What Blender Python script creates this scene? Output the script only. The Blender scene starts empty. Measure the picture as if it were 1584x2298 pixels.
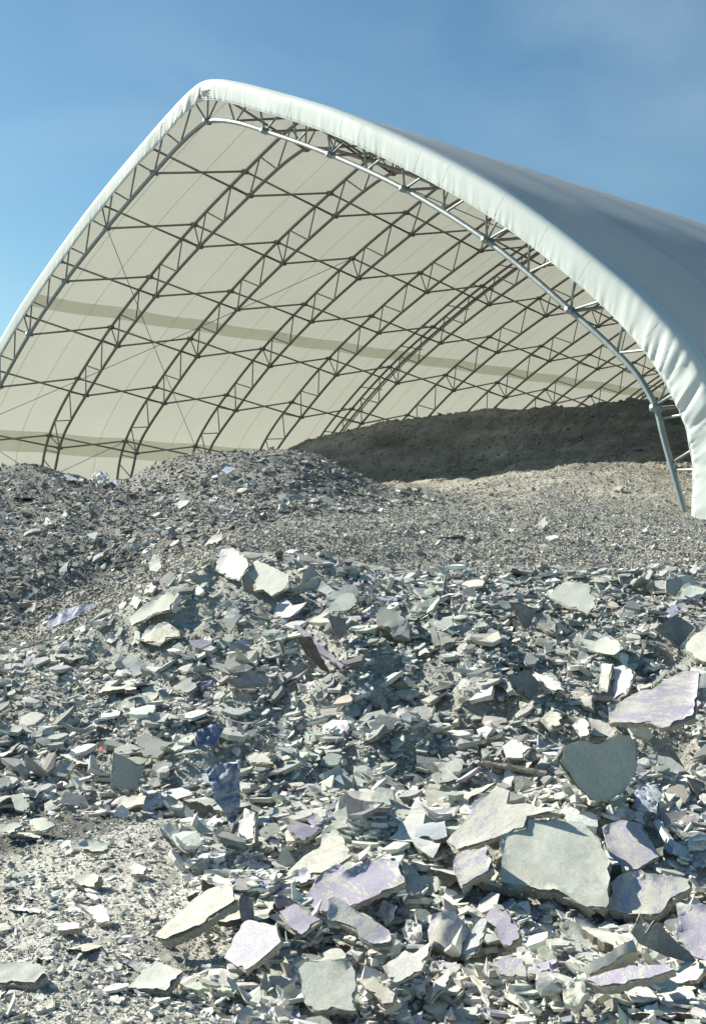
import bpy, bmesh, math, random
import numpy as np
from mathutils import Vector, Matrix

random.seed(7)
rng = np.random.default_rng(11)
scene = bpy.context.scene
col = scene.collection

# ------------------------------------------------------------------ camera
EYE = 1.6                       # eye height over the near ground, metres
FPX = 2713.8                    # focal length in pixels of a 1584 x 2298 picture
PITCH, ROLL = math.radians(0.03), math.radians(2.313)
cam_data = bpy.data.cameras.new('camera')
cam_data.sensor_fit = 'VERTICAL'
cam_data.sensor_height = 36.0
cam_data.lens = FPX / 2298 * 36.0
cam_data.clip_start = 0.1
cam_data.clip_end = 6000
cam = bpy.data.objects.new('camera', cam_data)
col.objects.link(cam)
cF = np.array([0, math.cos(PITCH), math.sin(PITCH)])
cU0 = np.array([0, -math.sin(PITCH), math.cos(PITCH)])
cR0 = np.array([1.0, 0, 0])
cR = math.cos(ROLL) * cR0 + math.sin(ROLL) * cU0
cU = -math.sin(ROLL) * cR0 + math.cos(ROLL) * cU0
cam.matrix_world = Matrix(((cR[0], cU[0], -cF[0], 0), (cR[1], cU[1], -cF[1], 0), (cR[2], cU[2], -cF[2], EYE), (0, 0, 0, 1)))
scene.camera = cam

# ------------------------------------------------------------------ light
SUN_AZ, SUN_EL = math.radians(-56), math.radians(31)     # azimuth from +Y towards +X
sun_dir = Vector((math.sin(SUN_AZ) * math.cos(SUN_EL), math.cos(SUN_AZ) * math.cos(SUN_EL), math.sin(SUN_EL)))
sl = bpy.data.lights.new('sun', 'SUN')
sl.energy = 4.3
sl.angle = math.radians(0.53)
sl.color = (1.0, 0.945, 0.825)
so = bpy.data.objects.new('sun', sl)
so.rotation_euler = sun_dir.to_track_quat('Z', 'Y').to_euler()
so.location = (0, 0, 60)
col.objects.link(so)

world = bpy.data.worlds.new('World')
scene.world = world
world.use_nodes = True
nt = world.node_tree
nt.nodes.clear()
wout = nt.nodes.new('ShaderNodeOutputWorld')
bg = nt.nodes.new('ShaderNodeBackground')
sky = nt.nodes.new('ShaderNodeTexSky')
sky.sky_type = 'NISHITA'
sky.sun_disc = False
sky.sun_elevation = SUN_EL
sky.sun_rotation = SUN_AZ
sky.air_density = 1.0
sky.dust_density = 0.4
sky.ozone_density = 2.0
bg.inputs['Strength'].default_value = 0.051
tc = nt.nodes.new('ShaderNodeTexCoord')
mp = nt.nodes.new('ShaderNodeMapping')
mp.inputs['Rotation'].default_value = (0.0, 0.6, -0.5)
mp.inputs['Location'].default_value = (9.1, 7.7, 3.3)
mp.inputs['Scale'].default_value = (2.0, 5.5, 3.2)
nz = nt.nodes.new('ShaderNodeTexNoise')
nz.inputs['Scale'].default_value = 1.5
nz.inputs['Detail'].default_value = 7
nz.inputs['Roughness'].default_value = 0.52
nz.inputs['Distortion'].default_value = 0.6
nz2 = nt.nodes.new('ShaderNodeTexNoise')
nz2.inputs['Scale'].default_value = 1.3
nz2.inputs['Detail'].default_value = 2
cr = nt.nodes.new('ShaderNodeMapRange')
cr.inputs['From Min'].default_value = 0.47
cr.inputs['From Max'].default_value = 0.85
cr2 = nt.nodes.new('ShaderNodeMapRange')
cr2.inputs['From Min'].default_value = 0.47
cr2.inputs['From Max'].default_value = 0.68
mul = nt.nodes.new('ShaderNodeMath')
mul.operation = 'MULTIPLY'
mul2 = nt.nodes.new('ShaderNodeMath')
mul2.operation = 'MULTIPLY'
mul2.inputs[1].default_value = 0.32
cmix = nt.nodes.new('ShaderNodeMix')
cmix.data_type = 'RGBA'
cmix.inputs['B'].default_value = (6.6, 8.2, 9.0, 1)
nt.links.new(tc.outputs['Generated'], mp.inputs['Vector'])
nt.links.new(mp.outputs['Vector'], nz.inputs['Vector'])
nt.links.new(tc.outputs['Generated'], nz2.inputs['Vector'])
nt.links.new(nz.outputs['Fac'], cr.inputs['Value'])
nt.links.new(nz2.outputs['Fac'], cr2.inputs['Value'])
nt.links.new(cr.outputs['Result'], mul.inputs[0])
nt.links.new(cr2.outputs['Result'], mul.inputs[1])
nt.links.new(mul.outputs[0], mul2.inputs[0])
nt.links.new(mul2.outputs[0], cmix.inputs['Factor'])
tintn = nt.nodes.new('ShaderNodeMix')
tintn.data_type = 'RGBA'
tintn.blend_type = 'MULTIPLY'
tintn.inputs['Factor'].default_value = 1.0
tintn.inputs['B'].default_value = (0.70, 0.95, 0.97, 1)
nt.links.new(sky.outputs['Color'], tintn.inputs['A'])
nt.links.new(tintn.outputs['Result'], cmix.inputs['A'])
nt.links.new(cmix.outputs['Result'], bg.inputs['Color'])
nt.links.new(bg.outputs['Background'], wout.inputs['Surface'])

scene.view_settings.view_transform = 'Standard'
scene.view_settings.look = 'None'
scene.view_settings.gamma = 1.0
scene.view_settings.use_curve_mapping = False
scene.view_settings.exposure = 1.15
scene.cycles.max_bounces = 8
scene.cycles.diffuse_bounces = 4
scene.cycles.transmission_bounces = 6

# ------------------------------------------------------------------ helpers
def new_mat(name):
    m = bpy.data.materials.new(name)
    m.use_nodes = True
    n = m.node_tree
    n.nodes.clear()
    out = n.nodes.new('ShaderNodeOutputMaterial')
    return m, n, out

def node(n, typ, **kw):
    x = n.nodes.new(typ)
    for k, v in kw.items():
        x.inputs[k].default_value = v
    return x

def principled(n, out, rough=0.9, metal=0.0, spec=0.25):
    b = n.nodes.new('ShaderNodeBsdfPrincipled')
    b.inputs['Roughness'].default_value = rough
    b.inputs['Metallic'].default_value = metal
    b.inputs['Specular IOR Level'].default_value = spec
    n.links.new(b.outputs['BSDF'], out.inputs['Surface'])
    return b

def add_bump(n, b, layers, coord):
    """layers: (scale, strength, distance)"""
    prev = None
    for sc, st, di in layers:
        t = node(n, 'ShaderNodeTexNoise', Scale=sc, Detail=5.0, Roughness=0.6)
        n.links.new(coord, t.inputs['Vector'])
        bp = node(n, 'ShaderNodeBump', Strength=st, Distance=di)
        n.links.new(t.outputs['Fac'], bp.inputs['Height'])
        if prev is not None:
            n.links.new(prev, bp.inputs['Normal'])
        prev = bp.outputs['Normal']
    n.links.new(prev, b.inputs['Normal'])

def rgb(c):
    return (c[0], c[1], c[2], 1.0)

def mat_attr(name, rough=0.92, bump=((60, 0.5, 0.01), (260, 0.5, 0.004)), var=0.25, coords='Object'):
    """base colour from the per piece colour attribute, broken up by grain"""
    m, n, out = new_mat(name)
    b = principled(n, out, rough, spec=0.15)
    at = n.nodes.new('ShaderNodeAttribute')
    at.attribute_name = 'col'
    t = n.nodes.new('ShaderNodeTexCoord')
    nzz = node(n, 'ShaderNodeTexNoise', Scale=38.0, Detail=6.0, Roughness=0.65)
    n.links.new(t.outputs[coords], nzz.inputs['Vector'])
    mr = node(n, 'ShaderNodeMapRange')
    mr.inputs['From Min'].default_value = 0.3
    mr.inputs['From Max'].default_value = 0.7
    mr.inputs['To Min'].default_value = 1 - var
    mr.inputs['To Max'].default_value = 1 + var
    n.links.new(nzz.outputs['Fac'], mr.inputs['Value'])
    vm = n.nodes.new('ShaderNodeVectorMath')
    vm.operation = 'SCALE'
    n.links.new(at.outputs['Color'], vm.inputs[0])
    n.links.new(mr.outputs['Result'], vm.inputs['Scale'])
    n.links.new(vm.outputs['Vector'], b.inputs['Base Color'])
    add_bump(n, b, bump, t.outputs[coords])
    return m

def mat_plaster(name, base, dust, amount=0.5, scale=7.0, stretch=(1, 1, 1), rough=0.9, bump=((30, 0.22, 0.006), (190, 0.4, 0.003)), sharp=0.06):
    """paper or paint coat of colour base, worn through / dusted over with colour dust"""
    m, n, out = new_mat(name)
    b = principled(n, out, rough, spec=0.18)
    t = n.nodes.new('ShaderNodeTexCoord')
    oi = n.nodes.new('ShaderNodeObjectInfo')
    off = n.nodes.new('ShaderNodeVectorMath')
    off.operation = 'MULTIPLY_ADD'
    off.inputs[1].default_value = (1, 1, 1)
    sc = n.nodes.new('ShaderNodeVectorMath')
    sc.operation = 'SCALE'
    sc.inputs[0].default_value = (17, 31, 23)
    n.links.new(oi.outputs['Random'], sc.inputs['Scale'])
    n.links.new(t.outputs['Object'], off.inputs[0])
    n.links.new(sc.outputs['Vector'], off.inputs[2])
    mpp = n.nodes.new('ShaderNodeMapping')
    mpp.inputs['Scale'].default_value = stretch
    mpp.inputs['Rotation'].default_value = (0.2, 0.3, 0.5)
    vr = n.nodes.new('ShaderNodeVectorRotate')
    vr.rotation_type = 'Z_AXIS'
    ra = n.nodes.new('ShaderNodeMath')
    ra.operation = 'MULTIPLY'
    ra.inputs[1].default_value = 6.283
    n.links.new(oi.outputs['Random'], ra.inputs[0])
    n.links.new(ra.outputs[0], vr.inputs['Angle'])
    n.links.new(off.outputs['Vector'], vr.inputs['Vector'])
    n.links.new(vr.outputs['Vector'], mpp.inputs['Vector'])
    a = node(n, 'ShaderNodeTexNoise', Scale=scale, Detail=9.0, Roughness=0.68, Distortion=0.4)
    n.links.new(mpp.outputs['Vector'], a.inputs['Vector'])
    mr = node(n, 'ShaderNodeMapRange')
    mid = 0.5 + (0.5 - amount) * 0.36
    mr.inputs['From Min'].default_value = mid - sharp
    mr.inputs['From Max'].default_value = mid + sharp
    # scuffs: a finer second wear layer, and a different amount of wear on every piece
    a2 = node(n, 'ShaderNodeTexNoise', Scale=scale * 6.5, Detail=6.0, Roughness=0.7)
    n.links.new(mpp.outputs['Vector'], a2.inputs['Vector'])
    am = n.nodes.new('ShaderNodeMath')
    am.operation = 'MULTIPLY_ADD'
    am.inputs[1].default_value = 0.75
    n.links.new(a2.outputs['Fac'], am.inputs[0])
    sb = n.nodes.new('ShaderNodeMath')
    sb.operation = 'MULTIPLY_ADD'
    sb.inputs[1].default_value = 0.16
    sb.inputs[2].default_value = -0.08 - 0.375
    n.links.new(oi.outputs['Random'], sb.inputs[0])
    n.links.new(sb.outputs[0], am.inputs[2])
    ad = n.nodes.new('ShaderNodeMath')
    n.links.new(a.outputs['Fac'], ad.inputs[0])
    n.links.new(am.outputs[0], ad.inputs[1])
    n.links.new(ad.outputs[0], mr.inputs['Value'])
    mix = n.nodes.new('ShaderNodeMix')
    mix.data_type = 'RGBA'
    mix.inputs['A'].default_value = rgb(base)
    mix.inputs['B'].default_value = rgb(dust)
    n.links.new(mr.outputs['Result'], mix.inputs['Factor'])
    # fine grain and pocks
    g = node(n, 'ShaderNodeTexNoise', Scale=120.0, Detail=4.0, Roughness=0.7)
    n.links.new(off.outputs['Vector'], g.inputs['Vector'])
    gm = node(n, 'ShaderNodeMapRange')
    gm.inputs['From Min'].default_value = 0.3
    gm.inputs['From Max'].default_value = 0.62
    gm.inputs['To Min'].default_value = 0.78
    gm.inputs['To Max'].default_value = 1.06
    n.links.new(g.outputs['Fac'], gm.inputs['Value'])
    vm = n.nodes.new('ShaderNodeVectorMath')
    vm.operation = 'SCALE'
    n.links.new(mix.outputs['Result'], vm.inputs[0])
    n.links.new(gm.outputs['Result'], vm.inputs['Scale'])
    n.links.new(vm.outputs['Vector'], b.inputs['Base Color'])
    add_bump(n, b, bump, off.outputs['Vector'])
    return m

def mat_metal(name, c, rough=0.42, metal=0.75):
    m, n, out = new_mat(name)
    b = principled(n, out, rough, metal, 0.5)
    t = n.nodes.new('ShaderNodeTexCoord')
    a = node(n, 'ShaderNodeTexNoise', Scale=9.0, Detail=5.0)
    n.links.new(t.outputs['Object'], a.inputs['Vector'])
    mix = n.nodes.new('ShaderNodeMix')
    mix.data_type = 'RGBA'
    mix.inputs['A'].default_value = rgb([x * 0.8 for x in c])
    mix.inputs['B'].default_value = rgb([min(1, x * 1.15) for x in c])
    n.links.new(a.outputs['Fac'], mix.inputs['Factor'])
    n.links.new(mix.outputs['Result'], b.inputs['Base Color'])
    mr = node(n, 'ShaderNodeMapRange')
    mr.inputs['To Min'].default_value = rough - 0.1
    mr.inputs['To Max'].default_value = rough + 0.15
    n.links.new(a.outputs['Fac'], mr.inputs['Value'])
    n.links.new(mr.outputs['Result'], b.inputs['Roughness'])
    return m

def mat_fabric(name, refl, trans, tfac, wr=0.25):
    m, n, out = new_mat(name)
    d = n.nodes.new('ShaderNodeBsdfDiffuse')
    tr = n.nodes.new('ShaderNodeBsdfTranslucent')
    gl = n.nodes.new('ShaderNodeBsdfGlossy')
    gl.inputs['Roughness'].default_value = 0.42
    mx = n.nodes.new('ShaderNodeMixShader')
    mx.inputs['Fac'].default_value = tfac
    mx2 = n.nodes.new('ShaderNodeMixShader')
    mx2.inputs['Fac'].default_value = 0.03
    t = n.nodes.new('ShaderNodeTexCoord')
    a = node(n, 'ShaderNodeTexNoise', Scale=0.7, Detail=5.0, Roughness=0.6)
    n.links.new(t.outputs['Object'], a.inputs['Vector'])
    for sh, c in ((d, refl), (tr, trans)):
        mix = n.nodes.new('ShaderNodeMix')
        mix.data_type = 'RGBA'
        mix.inputs['A'].default_value = rgb([x * 0.92 for x in c])
        mix.inputs['B'].default_value = rgb([min(0.92, x * 1.06) for x in c])
        n.links.new(a.outputs['Fac'], mix.inputs['Factor'])
        n.links.new(mix.outputs['Result'], sh.inputs['Color'])
    f = node(n, 'ShaderNodeTexNoise', Scale=1.6, Detail=3.0, Roughness=0.5)
    n.links.new(t.outputs['Object'], f.inputs['Vector'])
    bp = node(n, 'ShaderNodeBump', Strength=wr, Distance=0.06)
    n.links.new(f.outputs['Fac'], bp.inputs['Height'])
    for sh in (d, tr, gl):
        n.links.new(bp.outputs['Normal'], sh.inputs['Normal'])
    n.links.new(d.outputs['BSDF'], mx.inputs[1])
    n.links.new(tr.outputs['BSDF'], mx.inputs[2])
    n.links.new(mx.outputs['Shader'], mx2.inputs[1])
    n.links.new(gl.outputs['BSDF'], mx2.inputs[2])
    n.links.new(mx2.outputs['Shader'], out.inputs['Surface'])
    return m

def np_mesh(name, verts, faces_flat, sizes, smooth=False, color=None):
    """mesh from numpy arrays: verts (N,3), flat loop indices, loops per face"""
    me = bpy.data.meshes.new(name)
    verts = np.asarray(verts, dtype=np.float32)
    faces_flat = np.asarray(faces_flat, dtype=np.int32)
    sizes = np.asarray(sizes, dtype=np.int32)
    me.vertices.add(len(verts))
    me.vertices.foreach_set('co', verts.ravel())
    me.loops.add(len(faces_flat))
    me.loops.foreach_set('vertex_index', faces_flat)
    me.polygons.add(len(sizes))
    starts = np.concatenate([[0], np.cumsum(sizes)[:-1]]).astype(np.int32)
    me.polygons.foreach_set('loop_start', starts)
    me.polygons.foreach_set('loop_total', sizes)
    me.polygons.foreach_set('use_smooth', np.full(len(sizes), smooth, dtype=bool))
    if color is not None:
        at = me.attributes.new('col', 'FLOAT_COLOR', 'POINT')
        c4 = np.ones((len(verts), 4), dtype=np.float32)
        c4[:, :3] = color
        at.data.foreach_set('color', c4.ravel())
    me.update(calc_edges=True)
    return me

def link(name, me, mat=None, parent=None, loc=None):
    o = bpy.data.objects.new(name, me)
    col.objects.link(o)
    if mat is not None and me is not None:
        for mm in (mat if isinstance(mat, (list, tuple)) else [mat]):
            me.materials.append(mm)
    if parent is not None:
        o.parent = parent
    if loc is not None:
        o.location = loc
    return o

def tag(o, label, cat, group=None, kind=None):
    if label:
        o['label'] = label
    if cat:
        o['category'] = cat
    if group:
        o['group'] = group
    if kind or cat:
        o['kind'] = kind or 'thing'
    return o

def tube_arrays(pts, r, n=8, cap=True):
    """tube along a polyline"""
    P = np.asarray(pts, float)
    k = len(P)
    T = np.gradient(P, axis=0) if k > 2 else np.repeat([P[1] - P[0]], 2, 0)
    T /= np.linalg.norm(T, axis=1)[:, None]
    ref = np.array([0, 1.0, 0]) if abs(T[0][1]) < 0.8 else np.array([1.0, 0, 0])
    V = []
    a = np.linspace(0, 2 * math.pi, n, endpoint=False) + 0.3
    for i in range(k):
        u = np.cross(T[i], ref)
        u /= np.linalg.norm(u)
        w = np.cross(T[i], u)
        V.append(P[i] + r * (np.cos(a)[:, None] * u + np.sin(a)[:, None] * w))
    V = np.concatenate(V)
    F, S = [], []
    for i in range(k - 1):
        for j in range(n):
            j2 = (j + 1) % n
            F += [i * n + j, i * n + j2, (i + 1) * n + j2, (i + 1) * n + j]
            S.append(4)
    if cap:
        F += list(range(n))[::-1]
        S.append(n)
        F += [(k - 1) * n + j for j in range(n)]
        S.append(n)
    return V, F, S

def join_arrays(lst):
    V, F, S, o = [], [], [], 0
    for v, f, s in lst:
        V.append(v)
        F.append(np.asarray(f) + o)
        S += list(s)
        o += len(v)
    return np.concatenate(V), np.concatenate(F), S

def tube(name, pts, r, mat, parent, n=8):
    v, f, s = tube_arrays(pts, r, n)
    return link(name, np_mesh(name, v, f, s, True), mat, parent)

# noise on the plane -------------------------------------------------
_perm = np.random.default_rng(5).random((256, 256))
def vnoise(x, y):
    xi = np.floor(x).astype(int)
    yi = np.floor(y).astype(int)
    fx = x - xi
    fy = y - yi
    fx = fx * fx * (3 - 2 * fx)
    fy = fy * fy * (3 - 2 * fy)
    g = lambda i, j: _perm[(i + 37 * (j // 256)) % 256, j % 256]
    return ((g(xi, yi) * (1 - fx) + g(xi + 1, yi) * fx) * (1 - fy) + (g(xi, yi + 1) * (1 - fx) + g(xi + 1, yi + 1) * fx) * fy) - 0.5
def fbm(x, y, octv=4, gain=0.5):
    s, a, t = 0, 1.0, 0
    for i in range(octv):
        s = s + a * vnoise(x * 2 ** i + 17.3 * i, y * 2 ** i + 9.1 * i)
        a *= gain
    return s

# pixel <-> place ------------------------------------------------------
CAMP = np.array([0, 0, EYE])
def ray(px, py):
    return cF + cR * ((px - 792) / FPX) + cU * ((1149 - py) / FPX)
def W(px, py, D):
    return CAMP + ray(px, py) * D

# ------------------------------------------------------------------ materials
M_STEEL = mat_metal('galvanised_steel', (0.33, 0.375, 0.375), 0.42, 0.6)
M_STEEL_IN = mat_metal('inner_galvanised_steel', (0.30, 0.29, 0.275), 0.5, 0.55)  # darker, browner steel for the bars behind the front arch
M_COVER = mat_fabric('shade_tinted_membrane', (0.56, 0.62, 0.655), (0.745, 0.755, 0.65), 0.225, 0.07)  # white fabric with the roof's blue-grey shade put into its reflected colour
M_BAND = mat_fabric('grey_lining_fabric', (0.62, 0.62, 0.56), (0.90, 0.895, 0.80), 0.72, 0.1)
M_FLAP = mat_fabric('white_flap_fabric', (0.76, 0.825, 0.79), (0.6, 0.62, 0.56), 0.10, 0.1)
M_CABLE = mat_metal('steel_cable', (0.24, 0.23, 0.21), 0.5, 0.6)

def flat_mat(name, c, rough=0.8):
    m, n, out = new_mat(name)
    b = principled(n, out, rough)
    t = n.nodes.new('ShaderNodeTexCoord')
    a = node(n, 'ShaderNodeTexNoise', Scale=20.0, Detail=3.0)
    n.links.new(t.outputs['Object'], a.inputs['Vector'])
    mix = n.nodes.new('ShaderNodeMix')
    mix.data_type = 'RGBA'
    mix.inputs['A'].default_value = rgb([x * 0.8 for x in c])
    mix.inputs['B'].default_value = rgb([min(1, x * 1.2) for x in c])
    n.links.new(a.outputs['Fac'], mix.inputs['Factor'])
    n.links.new(mix.outputs['Result'], b.inputs['Base Color'])
    return m

# ------------------------------------------------------------------ the fabric shelter
BAY = 3.0
SH_YAW = math.radians(50.56)
SH_C = np.array([8.418, -5.229])          # camera in shelter coordinates, bays
NB = 16                                    # bays
c_, s_ = math.cos(SH_YAW), math.sin(SH_YAW)
shelter = bpy.data.objects.new('fabric_shelter', None)
col.objects.link(shelter)
shelter.location = (-BAY * (c_ * SH_C[0] + s_ * SH_C[1]), -BAY * (-s_ * SH_C[0] + c_ * SH_C[1]), 0)
shelter.rotation_euler = (0, 0, -SH_YAW)
tag(shelter, 'huge open-ended white fabric shelter on arched steel trusses, standing over the heaps', 'fabric shelter')
def sh_world(xb, yb):
    dx, dy = (xb - SH_C[0]) * BAY, (yb - SH_C[1]) * BAY
    return c_ * dx + s_ * dy, -s_ * dx + c_ * dy
def sh_local(wx, wy):
    return SH_C[0] + (wx * c_ - wy * s_) / BAY, SH_C[1] + (wx * s_ + wy * c_) / BAY

LOW = [(0, 0, 3.125), (.25, .2, 3.09), (.55, .45, 3.015), (1, .827, 2.868), (2, 1.655, 2.519), (3, 2.458, 2.131), (4, 3.23, 1.681),
       (5, 3.913, 1.185), (5.5, 4.25, .92), (5.78, 4.41, .77), (6, 4.52, .61), (6.2, 4.57, .47), (6.8, 4.725, .06), (7.5, 4.90, -.45)]
UPP = [(0, 0, 3.40), (.22, .2, 3.365), (.5, .45, 3.285), (1, .92, 3.106), (2, 1.773, 2.752), (3, 2.602, 2.343), (4, 3.393, 1.898),
       (5, 4.129, 1.386), (5.5, 4.50, 1.09), (5.8, 4.70, .89), (6, 4.80, .76), (6.25, 4.91, .55), (6.45, 4.955, .38), (6.8, 4.975, .06), (7.5, 4.985, -.45)]
def spline(ctrl, n_per=10):
    t = np.array([c[0] for c in ctrl], float)
    P = np.array([c[1:] for c in ctrl], float)
    # mirror across the ridge so that the peak is round
    t = np.concatenate([-t[1:3][::-1], t])
    P = np.concatenate([P[1:3][::-1] * [-1, 1], P])
    tt = np.concatenate([np.linspace(t[i], t[i + 1], n_per, endpoint=False) for i in range(2, len(t) - 1)] + [[t[-1]]])
    m = np.gradient(P, t, axis=0)
    out = []
    for x in tt:
        i = min(np.searchsorted(t, x, side='right') - 1, len(t) - 2)
        h = t[i + 1] - t[i]
        u = (x - t[i]) / h
        out.append((2 * u**3 - 3 * u**2 + 1) * P[i] + (u**3 - 2 * u**2 + u) * h * m[i] + (-2 * u**3 + 3 * u**2) * P[i + 1] + (u**3 - u**2) * h * m[i + 1])
    return tt, np.array(out)
LT, LP = spline(LOW)
UT, UP = spline(UPP)
def profile(T, P, t):
    s = np.sign(t) if np.ndim(t) == 0 else np.where(np.asarray(t) < 0, -1, 1)
    a = np.abs(t)
    x = np.interp(a, T, P[:, 0])
    z = np.interp(a, T, P[:, 1])
    if np.ndim(t) == 0 and t == 0:
        s = 1
    return s * x, z
def low(t): return profile(LT, LP, t)
def upp(t): return profile(UT, UP, t)
_d = np.gradient(UP, UT, axis=0)
_n = np.stack([-_d[:, 1], _d[:, 0]], 1)
_n /= np.linalg.norm(_n, axis=1)[:, None]
def skin(t, off):
    """point at a distance off outside the upper chord"""
    a = np.abs(t)
    s = np.where(np.asarray(t) < 0, -1, 1)
    nx, nz_ = np.interp(a, UT, _n[:, 0]), np.interp(a, UT, _n[:, 1])
    x, z = np.interp(a, UT, UP[:, 0]), np.interp(a, UT, UP[:, 1])
    return s * (x + nx * off), z + nz_ * off
def m3(x, y, z):
    return np.stack(np.broadcast_arrays(np.asarray(x) * BAY, np.asarray(y) * BAY, np.asarray(z) * BAY + EYE), -1)

TS = np.concatenate([-LT[::-1], LT[1:]])
TSU = np.concatenate([-UT[::-1], UT[1:]])
def web_list():
    w = []
    for s in (-1, 1):
        t = 0.0 if s == 1 else 0.5
        while t <= 5.51:
            if t == 0:
                w += [(0, .25), (0, -.25), (0, 0)]
            else:
                w += [(s * t, s * (t - .25)), (s * t, s * (t + .25))]
            t += 0.5
        for k in (2, 4):
            w.append((s * k, s * k))
        w += [(s * 6, s * 5.75), (s * 5.98, s * 6), (s * 6.08, s * 6.2), (s * 6.42, s * 6.33), (s * 6.47, s * 6.55), (s * 6.82, s * 6.72), (s * 6.86, s * 6.95), (s * 7.2, s * 7.1)]
    return w
WEBS = web_list()
def web_pts(lt, ut, y):
    lx, lz = low(lt)
    ux, uz = upp(ut)
    return m3(np.array([lx, ux]), y, np.array([lz, uz]))
def bracket(c, sx, sy, sz):
    v = np.array([[x, y, z] for x in (-sx, sx) for y in (-sy, sy) for z in (-sz, sz)]) + c
    f = [0, 1, 3, 2, 4, 6, 7, 5, 0, 4, 5, 1, 2, 3, 7, 6, 0, 2, 6, 4, 1, 5, 7, 3]
    return v, f, [4] * 6
mesh_cache = {}
for k in range(NB + 1):
    front = k == 0
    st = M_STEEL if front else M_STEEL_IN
    tr = bpy.data.objects.new('truss', None)
    col.objects.link(tr)
    tr.parent = shelter
    tr.location = (0, k * BAY, 0)
    rl, rw = (0.053, 0.024) if front else (0.046, 0.022)
    def part(nm, key, build):
        kk = (key, front)
        if kk not in mesh_cache:
            v, f, s = build()
            me = np_mesh(nm, v, f, s, True)
            me.materials.append(st)
            mesh_cache[kk] = me
        o = bpy.data.objects.new(nm, mesh_cache[kk])
        col.objects.link(o)
        o.parent = tr
        return o
    if front:
        tr['label'] = 'bright galvanised front arch truss'
    lx, lz = low(TS)
    part('lower_chord', 'lc', lambda: tube_arrays(m3(lx, 0, lz), rl, 10))
    ux, uz = upp(TSU)
    part('upper_chord', 'uc', lambda: tube_arrays(m3(ux, 0, uz), rl, 10))
    if k < 4:
        for i, (a, b) in enumerate(WEBS):
            part('web_bar', ('w', i), lambda: tube_arrays(web_pts(a, b, 0), rw, 7))
    else:
        o = part('web_bars', 'wall', lambda: join_arrays([tube_arrays(web_pts(a, b, 0), rw, 6) for a, b in WEBS]))
        o['kind'] = 'stuff'
    br = []
    for i in range(-6, 7):
        for P in (low(i), upp(i)):
            br.append(bracket(m3(P[0], 0, P[1]), .055, .09, .055))
            br.append(tube_arrays([m3(P[0], -.035, P[1]), m3(P[0], .035, P[1])], rl + .006, 8))
    o = part('brackets', 'br', lambda: join_arrays(br))
    o['kind'] = 'stuff'
    # the two expansion trusses carry tensioning rails beside the upper chord
    if k in (5, 10):
        for dy, off, rr in ((-.16, .0, .045), (.10, -.01, .04), (.17, .01, .03)):
            x, z = skin(TSU, off)
            rail = part('tension_rail', ('rail', dy), lambda: tube_arrays(m3(x, dy, z), rr, 7))
            if dy == .17:
                rail.data.materials[0] = M_STEEL
        tie = []
        for t in np.arange(-6, 6.1, .5):
            x, z = skin(np.array(t), -.01)
            tie.append(tube_arrays([m3(x, -.19, z), m3(x, .2, z)], .02, 5))
        o = part('rail_ties', 'ties', lambda: join_arrays(tie))
        o['kind'] = 'stuff'

# purlins: crossed bars from truss to truss
def ybar(t, k, up):
    x, z = (upp if up else low)(t)
    return m3(x, k, z)
far = []
for k in range(NB):
    for t in range(-6, 7):
        for up in (True, False):
            pts = [ybar(t, k + .015, up), ybar(t, k + .985, not up)]
            if k < 9:
                key = ('purlin', t, up)
                if key not in mesh_cache:
                    base = pts[0] * [1, 0, 1]
                    v, f, s = tube_arrays([pts[0] - [0, k * BAY, 0], pts[1] - [0, k * BAY, 0]], .031, 7)
                    me = np_mesh('purlin_bar', v, f, s, True)
                    me.materials.append(M_STEEL_IN)
                    mesh_cache[key] = me
                o = bpy.data.objects.new('purlin_bar', mesh_cache[key])
                col.objects.link(o)
                o.parent = shelter
                o.location = (0, k * BAY, 0)
            else:
                far.append(tube_arrays(pts, .031, 5))
v, f, s = join_arrays(far)
o = link('far_purlin_bars', np_mesh('far_purlin_bars', v, f, s, True), M_STEEL_IN, shelter)
o['kind'] = 'stuff'

# bracing cables
def cable(a, b):
    P = np.linspace(a, b, 9)
    P[:, 2] -= .05 * np.sin(np.linspace(0, math.pi, 9))
    tube('bracing_cable', P, .011, M_CABLE, shelter, 5)
for s in (-1, 1):
    cable(ybar(s * 2, 0, False), ybar(s * 6, 3, True))
    cable(ybar(s * 6, 0, True), ybar(s * 2, 3, True))
    cable(ybar(s * 6, 2, True), ybar(s * 7.2, 0, True))
    cable(ybar(s * 6, 0, True), ybar(s * 7.2, 2, True))

# membrane panels between welded seams
SKIN = .046
edges_y = [-.03, .31] + [k + .68 for k in range(NB)] + [NB + .05]
tp = np.concatenate([np.linspace(-7.4, -.6, 84), np.linspace(-.5, .5, 15), np.linspace(.6, 7.4, 84)])
def sag(y):
    fr = y - np.floor(y)
    s = np.sin(math.pi * fr) ** 2
    return np.where(y < 0, 0, s) * .013
def panel(y0, y1, ny, off, t=tp):
    Y = np.linspace(y0, y1, ny)
    TT, YY = np.meshgrid(t, Y, indexing='ij')
    flat = np.clip((np.abs(TT) - .35) / .6, 0, 1)
    x, z = skin(TT, off - sag(YY) * flat)
    V = m3(x, YY, z).reshape(-1, 3)
    n, m = len(t), ny
    i = np.arange(n - 1)[:, None] * m + np.arange(m - 1)[None]
    F = np.stack([i, i + 1, i + m + 1, i + m], -1).reshape(-1)
    return V, F, [4] * ((n - 1) * (m - 1))
for a, b in zip(edges_y[:-1], edges_y[1:]):
    v, f, s = panel(a, b, 9, SKIN)
    link('cover_panel', np_mesh('cover_panel', v, f, s, True), M_COVER, shelter)
for y in edges_y[1:-1]:
    v, f, s = panel(y - .0055, y + .0055, 2, SKIN - .003)
    link('welded_seam', np_mesh('welded_seam', v, f, s, True), M_BAND, shelter)
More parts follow.
